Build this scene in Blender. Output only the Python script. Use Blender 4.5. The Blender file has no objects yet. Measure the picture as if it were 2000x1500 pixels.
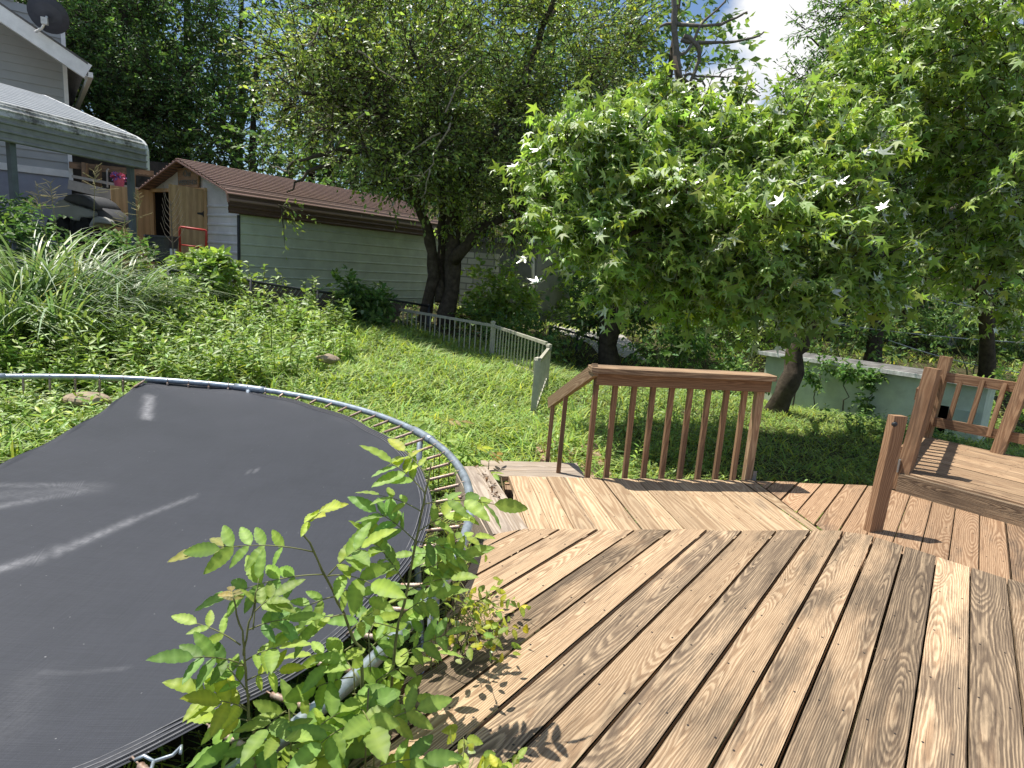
import bpy, math, random
import numpy as np
from mathutils import Vector, Matrix, Euler
R_ = math.radians
sc = bpy.context.scene
col = sc.collection
# ------------------------------------------------------------------ camera
CZ = 1.32
F_, PIT, ROL = 1221.2, R_(10.593), R_(4.136)
fw = np.array([0, math.cos(PIT), -math.sin(PIT)]); r0 = np.array([1., 0, 0]); u0 = np.cross(r0, fw)
rt = math.cos(ROL)*r0 + math.sin(ROL)*u0; up = math.cos(ROL)*u0 - math.sin(ROL)*r0
cd = bpy.data.cameras.new('camera'); cam = bpy.data.objects.new('camera', cd); col.objects.link(cam)
cd.sensor_width = 36; cd.lens = F_/2000*36; cd.clip_end = 3000; cd.clip_start = 0.05
M = Matrix.Identity(4)
for i in range(3):
    M[i][0] = rt[i]; M[i][1] = up[i]; M[i][2] = -fw[i]
M[2][3] = CZ
cam.matrix_world = M
sc.camera = cam
# ------------------------------------------------------------------ light
SUN = np.array([-.379, .166, 1.0]); SUN /= np.linalg.norm(SUN)
ld = bpy.data.lights.new('sun', 'SUN'); ld.energy = 5.0; ld.angle = R_(0.53); ld.color = (1, .95, .87)
so = bpy.data.objects.new('sun', ld); col.objects.link(so)
so.rotation_euler = Vector(SUN).to_track_quat('Z', 'Y').to_euler()
w = bpy.data.worlds.new('World'); sc.world = w; w.use_nodes = True
nt = w.node_tree; nt.nodes.clear()
def wn(t, **k):
    n = nt.nodes.new(t)
    for a, b in k.items(): setattr(n, a, b)
    return n
sky = wn('ShaderNodeTexSky', sky_type='NISHITA', sun_disc=False)
sky.sun_elevation = math.asin(SUN[2]); sky.sun_rotation = math.atan2(SUN[0], SUN[1]) % (2*math.pi)
sky.air_density = 1.0; sky.dust_density = .6; sky.ozone_density = 4.5
bg1 = wn('ShaderNodeBackground'); bg1.inputs[1].default_value = .10; nt.links.new(sky.outputs[0], bg1.inputs[0])
bg2 = wn('ShaderNodeBackground'); bg2.inputs[0].default_value = (1, 1, 1, 1); bg2.inputs[1].default_value = .74
tc = wn('ShaderNodeTexCoord'); mp = wn('ShaderNodeMapping'); mp.inputs['Scale'].default_value = (1, 1, 1.5); mp.inputs['Location'].default_value = (.62, .3, .1)
nz = wn('ShaderNodeTexNoise'); nz.inputs['Scale'].default_value = 3.0; nz.inputs['Detail'].default_value = 8; nz.inputs['Roughness'].default_value = .55
rp = wn('ShaderNodeValToRGB'); rp.color_ramp.elements[0].position = .53; rp.color_ramp.elements[1].position = .63
mx = wn('ShaderNodeMixShader'); wo = wn('ShaderNodeOutputWorld')
nt.links.new(tc.outputs['Generated'], mp.inputs[0]); nt.links.new(mp.outputs[0], nz.inputs['Vector'])
cl = [wn('ShaderNodeVectorMath', operation='DOT_PRODUCT') for _ in range(2)]; bp_ = []
for n_, (cx, cy_, sz_, amp) in zip(cl, ((1530, 40, 5.5, .15), (1405, 210, 3.6, .14))):
    v_ = fw+(cx-1000)/F_*rt-(cy_-750)/F_*up; n_.inputs[1].default_value = tuple(v_/np.linalg.norm(v_)); nt.links.new(tc.outputs['Generated'], n_.inputs[0])
    mr = wn('ShaderNodeMapRange', interpolation_type='SMOOTHSTEP'); mr.inputs[1].default_value = math.cos(R_(sz_)); mr.inputs[2].default_value = math.cos(R_(.8)); mr.inputs[3].default_value = 0; mr.inputs[4].default_value = amp; nt.links.new(n_.outputs['Value'], mr.inputs[0]); bp_.append(mr)
a1 = wn('ShaderNodeMath', operation='ADD'); a2 = wn('ShaderNodeMath', operation='ADD'); nt.links.new(nz.outputs[0], a1.inputs[0]); nt.links.new(bp_[0].outputs[0], a1.inputs[1]); nt.links.new(a1.outputs[0], a2.inputs[0]); nt.links.new(bp_[1].outputs[0], a2.inputs[1]); nt.links.new(a2.outputs[0], rp.inputs[0]); nt.links.new(rp.outputs[0], mx.inputs[0])
nt.links.new(bg1.outputs[0], mx.inputs[1]); nt.links.new(bg2.outputs[0], mx.inputs[2]); nt.links.new(mx.outputs[0], wo.inputs[0])
vs = sc.view_settings; vs.view_transform = 'Standard'; vs.look = 'None'; vs.gamma = 1; vs.exposure = 0.5
cy = sc.cycles
cy.max_bounces = 6; cy.diffuse_bounces = 3; cy.glossy_bounces = 2; cy.transmission_bounces = 4; cy.transparent_max_bounces = 4
cy.sample_clamp_indirect = 6; cy.caustics_reflective = False; cy.caustics_refractive = False
# ------------------------------------------------------------------ helpers: positions
def ray(px, py): return fw + (px-1000)/F_*rt - (py-750)/F_*up
def at(px, py, Y):
    q = ray(px, py); return np.array([0, 0, CZ]) + q*(Y/q[1])
def atz(px, py, z):
    q = ray(px, py); return np.array([0, 0, CZ]) + q*((z-CZ)/q[2])
def nrm(v):
    v = np.asarray(v, float); n = np.linalg.norm(v, axis=-1, keepdims=True); return v/np.maximum(n, 1e-9)
rng = np.random.default_rng(7)
# ------------------------------------------------------------------ helpers: materials
def mat(name):
    m = bpy.data.materials.new(name); m.use_nodes = True; m.node_tree.nodes.clear(); return m
class NT:
    def __init__(s, m): s.t = m.node_tree
    def n(s, typ, ins=None, **k):
        nd = s.t.nodes.new('ShaderNode'+typ)
        for a, b in k.items(): setattr(nd, a, b)
        for a, b in (ins or {}).items():
            if isinstance(b, tuple) and len(b) == 2 and hasattr(b[0], 'outputs'): s.t.links.new(b[0].outputs[b[1]], nd.inputs[a])
            elif hasattr(b, 'outputs'): s.t.links.new(b.outputs[0], nd.inputs[a])
            else: nd.inputs[a].default_value = b
        return nd
    def m(s, op, a, b=0., c=0.): return s.n('Math', {0: a, 1: b, 2: c}, operation=op)
    def mix(s, f, a, b, blend='MIX'): 
        nd = s.t.nodes.new('ShaderNodeMix'); nd.data_type = 'RGBA'; nd.blend_type = blend; nd.clamp_factor = True
        for i, v in ((0, f), (6, a), (7, b)):
            if isinstance(v, tuple) and len(v) == 2 and hasattr(v[0], 'outputs'): s.t.links.new(v[0].outputs[v[1]], nd.inputs[i])
            elif hasattr(v, 'outputs'): s.t.links.new(v.outputs[2] if v.bl_idname == 'ShaderNodeMix' else v.outputs[0], nd.inputs[i])
            else: nd.inputs[i].default_value = v if not isinstance(v, tuple) or len(v) == 4 else (*v, 1)
        return nd
    def ramp(s, f, stops):
        nd = s.n('ValToRGB', {0: f}); cr = nd.color_ramp
        while len(cr.elements) < len(stops): cr.elements.new(.5)
        for e, (p, c) in zip(cr.elements, stops): e.position = p; e.color = c if isinstance(c, tuple) and len(c) == 4 else ((*c, 1) if isinstance(c, tuple) else (c, c, c, 1))
        return nd
    def out(s, sh): s.n('OutputMaterial', {0: sh})
def o6(n): return (n, 2) if n.bl_idname == 'ShaderNodeMix' else n
def simple(name, c, rough=.7, metal=0, var=.25, scale=6, bump=0, spec=.4, c2=None):
    m = mat(name); t = NT(m)
    co = t.n('TexCoord'); nz = t.n('TexNoise', {'Vector': (co, 3), 'Scale': scale, 'Detail': 6, 'Roughness': .65})
    d = tuple(x*(1-var) for x in c); e = tuple(min(1, x*(1+var)) for x in c)
    if c2: d = c2
    cr = t.ramp(nz, [(.32, d), (.68, e)])
    p = t.n('BsdfPrincipled', {'Base Color': cr, 'Roughness': rough, 'Metallic': metal, 'Specular IOR Level': spec})
    if bump:
        b = t.n('Bump', {'Height': nz, 'Strength': bump, 'Distance': .02}); t.t.links.new(b.outputs[0], p.inputs['Normal'])
    t.out(p); return m
def leafmat(name, c, trans, var=.5, gloss=.06, rough=.35):
    """leaf: colour varies leaf by leaf through the tone attribute"""
    m = mat(name); t = NT(m)
    a = t.n('Attribute', attribute_name='tone')
    base = t.mix(1.0, (*c, 1), (a, 0), 'MULTIPLY'); tr = t.mix(1.0, (*trans, 1), (a, 0), 'MULTIPLY')
    d = t.n('BsdfDiffuse', {0: o6(base)}); T = t.n('BsdfTranslucent', {0: o6(tr)})
    s1 = t.n('AddShader', {0: d, 1: T})
    fr = t.n('Fresnel', {0: 1.45}); g = t.n('BsdfGlossy', {0: (1, 1, 1, 1), 1: rough})
    f2 = t.m('MULTIPLY', fr, gloss*16)
    s2 = t.n('MixShader', {0: t.m('MINIMUM', f2, .5), 1: s1, 2: g})
    t.out(s2); return m
def wood(name, light, ridge, dark, red, weather=.5, ring=.0095, fine=.5, gap_dark=True, bump=.5, soft=.8):
    m = mat(name); t = NT(m)
    uv = t.n('UVMap'); sp = t.n('SeparateXYZ', {0: uv}); at_ = t.n('Attribute', attribute_name='seed'); sd = t.n('SeparateColor', {0: (at_, 0)})
    u, v = (sp, 0), (sp, 1); s1, s2, s3 = (sd, 0), (sd, 1), (sd, 2)
    uo = t.m('ADD', u, t.m('MULTIPLY', s1, 61.0)); 
    def nz(su, sv, det=3, rough=.5, off=0.):
        c = t.n('CombineXYZ', {0: t.m('MULTIPLY', uo, su), 1: t.m('MULTIPLY', v, sv), 2: t.m('ADD', t.m('MULTIPLY', s2, 9.), off)})
        return t.n('TexNoise', {'Vector': c, 'Scale': 1., 'Detail': det, 'Roughness': rough})
    n1 = nz(1.1, 2.5, 2, .45); n2 = nz(.8, 1.0, 1, .4, 4.)
    # knots
    kc = t.n('CombineXYZ', {0: t.m('MULTIPLY', uo, 1.25), 1: t.m('MULTIPLY', v, 7.), 2: t.m('MULTIPLY', s3, 20.)})
    vo = t.n('TexVoronoi', {'Vector': kc, 'Scale': 1.}, feature='F1')
    kon = t.m('GREATER_THAN', t.n('SeparateColor', {0: (vo, 1)}), .55)
    kd = (vo, 0)
    ke = t.m('MULTIPLY', t.n('MapRange', {0: kd, 1: 0., 2: .42, 3: 1., 4: 0.}, interpolation_type='SMOOTHSTEP'), kon)
    v0 = t.m('MULTIPLY', t.m('SUBTRACT', s2, .5), .10)
    dv = t.m('ADD', t.m('SUBTRACT', v, v0), t.m('MULTIPLY', t.m('SUBTRACT', n1, .5), .05))
    dh = t.m('ADD', t.m('MULTIPLY', t.m('SUBTRACT', n2, .5), .22), t.m('ADD', .01, t.m('MULTIPLY', s3, .05)))
    r = t.m('SQRT', t.m('ADD', t.m('MULTIPLY', dv, dv), t.m('MULTIPLY', dh, dh)))
    n3 = nz(7., 45., 2, .5, 2.)
    r = t.m('ADD', r, t.m('MULTIPLY', t.m('SUBTRACT', n3, .5), .009))
    r = t.m('ADD', r, t.m('MULTIPLY', ke, .045))
    ph = t.m('DIVIDE', r, ring); fib0 = nz(12., 260., 3, .6, 31.)
    rg = t.ramp(t.m('FRACT', t.m('ADD', ph, t.m('MULTIPLY', t.m('SUBTRACT', fib0, .5), .5))), [(0., .0), (.30, .12), (.62, 1.), (.84, .9), (1., .0)])
    rg = t.m('ADD', t.m('MULTIPLY', rg, soft), t.m('MULTIPLY', nz(5., 190., 4, .65, 41.), 1.-soft))
    fib = nz(9., 420., 4, .6, 1.); stk = nz(2.6, 130., 3, .6, 15.)
    wn_ = nz(1.6, 7., 5, .62, 7.)
    wm = t.n('MapRange', {0: t.m('ADD', wn_, t.m('MULTIPLY', t.m('SUBTRACT', s3, .5), .34)), 1: .66-weather*.36, 2: .84-weather*.3, 3: 0., 4: 1.}, interpolation_type='SMOOTHSTEP')
    sp2 = nz(14., 60., 4, .7, 12.)
    base = t.mix(nz(.9, 5., 2, .5, 3.), light, red)
    base = t.mix(rg, o6(t.mix(t.m('MULTIPLY', fib, .9), o6(base), tuple(.55*x for x in red))), ridge)
    base = t.mix(t.n('MapRange', {0: stk, 1: .50, 2: .68, 3: 0., 4: .55}), o6(base), tuple(.5*x for x in red))
    grey = t.mix(t.m('MULTIPLY', rg, t.n('MapRange', {0: stk, 1: .38, 2: .6, 3: 1., 4: .35})), dark, tuple(.66*a+.2*b for a, b in zip(ridge, dark)))
    c = t.mix(t.m('MULTIPLY', wm, .92), o6(base), o6(grey))
    lich = t.n('MapRange', {0: sp2, 1: .62, 2: .78, 3: 0., 4: .55})
    c = t.mix(t.m('MULTIPLY', lich, t.m('ADD', t.m('MULTIPLY', wm, .8), .12)), o6(c), (.05, .042, .035))
    crack = t.m('MULTIPLY', t.n('MapRange', {0: nz(4., 300., 4, .6, 51.), 1: .40, 2: .32, 3: 0., 4: 1.}), fine)
    c = t.mix(crack, o6(c), tuple(.45*x for x in dark))
    blk = t.n('MapRange', {0: nz(2.3, 9., 6, .68, 21.), 1: .56, 2: .74, 3: 0., 4: .85*min(1., weather)})
    c = t.mix(t.m('MULTIPLY', blk, t.n('MapRange', {0: s3, 1: .2, 2: .8, 3: .25, 4: 1.})), o6(c), tuple(.55*x for x in dark))
    kk = t.m('MULTIPLY', t.n('MapRange', {0: kd, 1: .075, 2: .035, 3: 0., 4: .85}), kon)
    c = t.mix(kk, o6(c), (.09, .045, .022))
    tone = t.m('ADD', .78, t.m('MULTIPLY', s1, .44))
    c = t.mix(1., o6(c), t.n('CombineXYZ', {0: tone, 1: tone, 2: tone}), 'MULTIPLY')
    p = t.n('BsdfPrincipled', {'Base Color': o6(c), 'Roughness': .8, 'Specular IOR Level': .25})
    hgt = t.m('ADD', t.m('MULTIPLY', rg, .6), t.m('MULTIPLY', fib, .5))
    b = t.n('Bump', {'Height': hgt, 'Strength': bump, 'Distance': .004}); t.t.links.new(b.outputs[0], p.inputs['Normal'])
    t.out(p); return m
MW = {}
MW['deckA'] = wood('weathered_pine_dark', (.43, .28, .16), (.66, .49, .31), (.060, .043, .032), (.32, .185, .10), weather=.92, fine=.8, ring=.0066, bump=.6, soft=.62)
MW['deckB'] = wood('weathered_pine_pale', (.47, .335, .20), (.56, .42, .265), (.18, .13, .09), (.42, .265, .15), weather=.25, ring=.019, fine=.45, bump=.3)
MW['deckC'] = wood('weathered_pine_red', (.37, .235, .135), (.47, .32, .195), (.10, .07, .05), (.30, .16, .085), weather=.5, fine=.55, bump=.35)
MW['rail'] = wood('stained_rail_wood', (.31, .185, .105), (.36, .225, .13), (.13, .08, .05), (.26, .14, .075), weather=.2, ring=.012, fine=.4, bump=.25)
MW['cap'] = wood('sunbleached_rail_cap', (.38, .255, .15), (.45, .32, .195), (.13, .085, .055), (.30, .17, .095), weather=.35, ring=.011, fine=.5, bump=.3)
MW['grey'] = wood('grey_raw_timber', (.47, .39, .30), (.54, .46, .37), (.25, .20, .16), (.40, .30, .21), weather=.3, ring=.016, fine=.4, bump=.25)
MW['ply'] = wood('door_plywood', (.72, .49, .27), (.74, .52, .29), (.46, .29, .16), (.67, .43, .22), weather=.10, ring=.16, fine=.3, bump=.05)
METAL = simple('galvanised_steel', (.36, .42, .47), .42, .55, .22, 14, c2=(.22, .25, .28))
BRACK = simple('grey_bracket_metal', (.33, .35, .36), .45, .8, .25, 30)
SPRING = simple('rusty_spring_steel', (.36, .30, .25), .5, .45, .35, 40, c2=(.22, .12, .07))
NAIL = simple('weathered_nail_head', (.05, .04, .035), .6, .3, .3, 30)
DARKM = simple('dark_iron', (.045, .05, .055), .55, .3, .3, 12)
BARK = simple('tree_bark', (.075, .06, .045), .9, 0, .45, 9, bump=.6, spec=.15)
TWIG = simple('dry_twig', (.27, .23, .18), .9, 0, .3, 9, spec=.15)
STEM = simple('green_stem', (.16, .17, .06), .6, 0, .3, 15)
SOIL_ = None
# ------------------------------------------------------------------ helpers: meshes
class MB:
    def __init__(s): s.v = []; s.f = []; s.uv = []; s.seed = []; s.mi = []
    def face(s, pts, uvs=None, seed=(.5, .5, .5), mi=0):
        i = len(s.v); s.v += [tuple(map(float, p)) for p in pts]; s.f.append(tuple(range(i, i+len(pts))))
        s.uv += list(uvs) if uvs is not None else [(0, 0)]*len(pts); s.seed.append(seed); s.mi.append(mi)
    def hexa(s, c, uvax=None, seed=None, mi=0):
        """c: 8 corners, 0-3 bottom ring, 4-7 top ring; uvax=(origin,u,v,w)"""
        seed = seed or tuple(random.random() for _ in range(3))
        for q in ((3, 2, 1, 0), (4, 5, 6, 7), (0, 1, 5, 4), (1, 2, 6, 5), (2, 3, 7, 6), (3, 0, 4, 7)):
            P = [np.asarray(c[k], float) for k in q]
            if uvax is not None:
                o, u, v, w_ = uvax; n = np.cross(P[1]-P[0], P[2]-P[0]); 
                use_w = abs(n@v) > abs(n@w_); b = w_ if use_w else v
                uv = [((p-o)@u, (p-o)@b) for p in P]
            else: uv = None
            s.face(P, uv, seed, mi)
    def beam(s, p0, p1, wd, th, upv=(0, 0, 1), seed=None, mi=0, bev=0):
        p0, p1 = np.asarray(p0, float), np.asarray(p1, float); d = nrm(p1-p0); a = nrm(np.cross(d, upv)); b = np.cross(a, d)
        w2, t2 = wd/2, th/2
        c = [p0-a*w2-b*t2, p0+a*w2-b*t2, p1+a*w2-b*t2, p1-a*w2-b*t2, p0-a*w2+b*t2, p0+a*w2+b*t2, p1+a*w2+b*t2, p1-a*w2+b*t2]
        s.hexa(c, (p0, d, a, b), seed, mi)
    def box(s, c, size, rz=0, mi=0, seed=None):
        c = np.asarray(c, float); sx, sy, sz = size; x = np.array([math.cos(rz), math.sin(rz), 0]); y = np.array([-x[1], x[0], 0])
        s.beam(c-np.array([0, 0, sz/2]), c+np.array([0, 0, sz/2]), sx, sy, upv=y, mi=mi, seed=seed)
    def prism(s, poly, ext, mi=0, seed=None, cap=True):
        """3-D polygon swept by vector ext"""
        P = [np.asarray(p, float) for p in poly]; e = np.asarray(ext, float); seed = seed or tuple(random.random() for _ in range(3))
        u = nrm(P[1]-P[0]); v = nrm(np.cross(e, u)); o = P[0]; w_ = nrm(e)
        if cap:
            s.face(P[::-1], [((p-o)@u, (p-o)@v) for p in P[::-1]], seed, mi); s.face([p+e for p in P], [((p-o)@u, (p-o)@v) for p in P], seed, mi)
        for i in range(len(P)):
            a, b = P[i], P[(i+1) % len(P)]; q = [a, b, b+e, a+e]; L = np.linalg.norm(b-a)
            s.face(q, [(0, 0), (L, 0), (L, np.linalg.norm(e)), (0, np.linalg.norm(e))], seed, mi)
    def tube(s, pts, rad, n=8, cap=True, closed=False, mi=0):
        P = np.asarray(pts, float); m = len(P); rad = np.broadcast_to(np.asarray(rad, float), (m,))
        T = np.zeros_like(P)
        for i in range(m):
            a, b = (P[(i-1) % m], P[(i+1) % m]) if closed else (P[max(i-1, 0)], P[min(i+1, m-1)]); T[i] = nrm(b-a)
        ref = np.array([0, 0, 1.]) if abs(T[0][2]) < .9 else np.array([1., 0, 0])
        a = nrm(np.cross(T[0], ref)); rings = []
        for i in range(m):
            a = nrm(a-T[i]*(a@T[i])); b = np.cross(T[i], a); base = len(s.v)
            for k in range(n):
                th = 2*math.pi*k/n; s.v.append(tuple(P[i]+rad[i]*(math.cos(th)*a+math.sin(th)*b)))
            rings.append(base)
        L = m if closed else m-1
        for i in range(L):
            A, B = rings[i], rings[(i+1) % m]
            for k in range(n):
                s.f.append((A+k, A+(k+1) % n, B+(k+1) % n, B+k)); s.uv += [(0, 0)]*4; s.seed.append((.5, .5, .5)); s.mi.append(mi)
        if cap and not closed:
            s.f.append(tuple(rings[0]+k for k in range(n))[::-1]); s.uv += [(0, 0)]*n; s.seed.append((.5, .5, .5)); s.mi.append(mi)
            s.f.append(tuple(rings[-1]+k for k in range(n))); s.uv += [(0, 0)]*n; s.seed.append((.5, .5, .5)); s.mi.append(mi)
    def lathe(s, c, prof, n=16, mi=0, axis=(0, 0, 1)):
        ax = nrm(axis); ref = np.array([1., 0, 0]) if abs(ax[0]) < .9 else np.array([0, 1., 0]); a = nrm(np.cross(ax, ref)); b = np.cross(ax, a); c = np.asarray(c, float)
        R = [[c+ax*h+r*(math.cos(2*math.pi*k/n)*a+math.sin(2*math.pi*k/n)*b) for k in range(n)] for r, h in prof]
        for i in range(len(R)-1):
            for k in range(n): s.face([R[i][k], R[i][(k+1) % n], R[i+1][(k+1) % n], R[i+1][k]], mi=mi)
    def build(s, name, mats, parent=None, smooth=False, weld=False):
        me = bpy.data.meshes.new(name); me.from_pydata(s.v, [], s.f); 
        uvl = me.uv_layers.new(name='UVMap'); uvl.data.foreach_set('uv', np.array(s.uv, np.float32).ravel())
        ca = me.attributes.new('seed', 'FLOAT_COLOR', 'FACE'); ca.data.foreach_set('color', np.array([(*q, 1) for q in s.seed], np.float32).ravel())
        for m in (mats if isinstance(mats, (list, tuple)) else [mats]): me.materials.append(m)
        me.polygons.foreach_set('material_index', s.mi)
        if smooth: me.polygons.foreach_set('use_smooth', [True]*len(s.f))
        me.update()
        o = bpy.data.objects.new(name, me); col.objects.link(o)
        if parent: attach(o, parent)
        return o
def attach(o, parent):
    o.parent = parent; o.matrix_parent_inverse = Matrix.Translation(-wloc(parent))
def wloc(o):
    l = Vector(o.location)
    return l
def tag(o, label=None, cat=None, group=None, kind=None):
    for k, v in (('label', label), ('category', cat), ('group', group), ('kind', kind)):
        if v: o[k] = v
    return o
def thing(name, label, cat, loc=(0, 0, 0), group=None):
    o = bpy.data.objects.new(name, None); o.location = tuple(map(float, loc)); o.empty_display_size = .1; col.objects.link(o)
    return tag(o, label, cat, group)
def mesh_np(name, V, T, m, parent=None, tone=None, smooth=False):
    me = bpy.data.meshes.new(name); V = np.asarray(V, np.float32); T = np.asarray(T, np.int32)
    me.vertices.add(len(V)); me.vertices.foreach_set('co', V.ravel()); me.loops.add(T.size); me.loops.foreach_set('vertex_index', T.ravel())
    me.polygons.add(len(T)); me.polygons.foreach_set('loop_start', np.arange(len(T), dtype=np.int32)*T.shape[1])
    if smooth: me.polygons.foreach_set('use_smooth', np.ones(len(T), bool))
    me.update(calc_edges=True)
    if tone is not None:
        a = me.attributes.new('tone', 'FLOAT_COLOR', 'POINT'); a.data.foreach_set('color', np.c_[tone, np.ones(len(tone))].astype(np.float32).ravel())
    me.materials.append(m); o = bpy.data.objects.new(name, me); col.objects.link(o)
    if parent: attach(o, parent)
    return o
def inst(tv, tf, *a):
    """a template may carry a third array: vein shading of its own"""
    return inst_(tv, tf, None, *a) if not (isinstance(a[0], np.ndarray) and a[0].shape == (len(tv), 3) and len(a) == 6) else inst_(tv, tf, *a)
def inst_(tv, tf, tk, pos, X, Zn, sc_, tone=None):
    """place template leaf (x along leaf, z normal) at many spots"""
    pos, X, Zn = np.asarray(pos, float), nrm(X), np.asarray(Zn, float); Zn = nrm(Zn-X*(Zn*X).sum(1, keepdims=True)); Y = np.cross(Zn, X)
    sc_ = np.broadcast_to(np.asarray(sc_, float), (len(pos),))[:, None, None]
    V = (tv[None, :, 0:1]*X[:, None]+tv[None, :, 1:2]*Y[:, None]+tv[None, :, 2:3]*Zn[:, None])*sc_+pos[:, None]
    n = len(tv); T = (tf[None]+(np.arange(len(pos))*n)[:, None, None]).reshape(-1, tf.shape[1])
    tn = np.repeat(tone, n, axis=0) if tone is not None else None
    if tk is not None: tn = tn*np.tile(tk, (len(pos), 1))
    return V.reshape(-1, 3), T, tn
class Acc:
    def __init__(s): s.V = []; s.T = []; s.C = []; s.n = 0
    def add(s, V, T, C): s.V.append(V); s.T.append(T+s.n); s.C.append(C); s.n += len(V)
    def build(s, name, m, parent=None, smooth=False): return mesh_np(name, np.concatenate(s.V), np.concatenate(s.T), m, parent, np.concatenate(s.C), smooth)
def leaf_t(w=.42, fold=.1, bend=.12, n=4):
    """pointed leaf, midrib and two edges"""
    xs = np.linspace(0, 1, n+1); wd = w/2*np.sin(np.pi*xs**.8)**.85; wd[0] = wd[-1] = 0
    z = -bend*xs**2; V = [(0, 0, 0)]; T = []
    for i in range(1, n): V += [(xs[i], 0, z[i]), (xs[i], wd[i], z[i]+fold*wd[i]*2), (xs[i], -wd[i], z[i]+fold*wd[i]*2)]
    V.append((1, 0, z[-1])); e = len(V)-1
    T += [(0, 1, 2), (0, 3, 1)]
    for i in range(1, n-1):
        a, b = 1+3*(i-1), 1+3*i; T += [(a, b, b+1), (a, b+1, a+1), (a, b+2, b), (a, a+2, b+2)]
    a = 1+3*(n-2); T += [(a, e, a+1), (a, a+2, e)]
    return np.array(V, float), np.array(T)
SMALL = leaf_t(.5, .12, .1, 2)
MED = leaf_t(.5, .14, .14, 3)
LANCE = leaf_t(.3, .12, .2, 3)
FINE = leaf_t(.44, .13, .16, 7)
OVATE = leaf_t(.66, .1, .14, 6)
def toothed(w=.39, n=14, fold=.12, bend=.18):
    xs = np.linspace(0, 1, n+1); wd = (xs**.62)*(1-xs)**.95; wd = w/2*wd/wd.max(); wd *= 1+.06*np.where(np.arange(n+1) % 2 == 0, 1, -1); wd[0] = wd[-1] = 0
    z = -bend*xs**2+.012*np.sin(xs*22); V = [(0, 0, 0)]; T = []
    for i in range(1, n): V += [(xs[i], 0, z[i]), (xs[i]+.02, wd[i], z[i]+fold*wd[i]*2), (xs[i]+.02, -wd[i], z[i]+fold*wd[i]*2)]
    V.append((1, 0, z[-1])); e = len(V)-1; T += [(0, 1, 2), (0, 3, 1)]
    for i in range(1, n-1): a, b = 1+3*(i-1), 1+3*i; T += [(a, b, b+1), (a, b+1, a+1), (a, b+2, b), (a, a+2, b+2)]
    a = 1+3*(n-2); T += [(a, e, a+1), (a, a+2, e)]
    k = np.ones((len(V), 3))*.92; k[1:e:3] = (1.35, 1.22, 1.25); k[2:e:6] *= .86; k[3:e:6] *= .86
    return np.array(V, float), np.array(T), k
FINE = toothed(); OVATE = toothed(.54, 12)
def star_t():
    V = [(0, 0, 0)]; ang = [0, 33, 68, 100, 140]; L = [1., .34, .92, .30, .62]
    pts = []
    for s_ in (1, -1):
        for a, l in zip(ang, L):
            if a == 0 and s_ == -1: continue
            pts.append((a*s_, l))
    pts.append((180, .16)); pts.sort()
    for a, l in pts: V.append((.32+.68*l*math.cos(R_(a)), .72*l*math.sin(R_(a)), .1*(1 if l < .5 else -1)*(l if l > .5 else .5)-.12*l*l))
    V[0] = (.30, 0, .02); n = len(pts)
    return np.array(V, float), np.array([(0, 1+i, 1+(i+1) % n) for i in range(n)])
STAR = star_t()
def tones(n, a=.55, hue=.25, yel=.0, g=rng):
    """leaf to leaf colour variation around 1"""
    b = 1+(g.random(n)-.5)*2*a; h = (g.random(n)-.5)*2*hue; y = (g.random(n) < yel)*1.
    return np.clip(np.c_[b*(1+h+.7*y), b*(1+.25*h+.3*y), b*(1-h)], .1, 3)
def twig_t():
    V = []; T = []
    for x, r in ((0, .02), (.5, .014), (1, .004)):
        for k in range(3): V.append((x, r*math.cos(2.094*k), r*math.sin(2.094*k)))
    for i in (0, 3):
        for k in range(3):
            a, b, c, d = i+k, i+(k+1) % 3, i+3+(k+1) % 3, i+3+k; T += [(a, b, c), (a, c, d)]
    return np.array(V, float), np.array(T)
TW = twig_t()
def blob(px, py, Y, rx, ry, ryd=None):
    c = at(px, py, Y); k = np.linalg.norm(c-np.array([0, 0, CZ]))/F_; return c, np.array([rx*k, (ryd if ryd else .8*(rx+ry)/2*k), ry*k])
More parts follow.
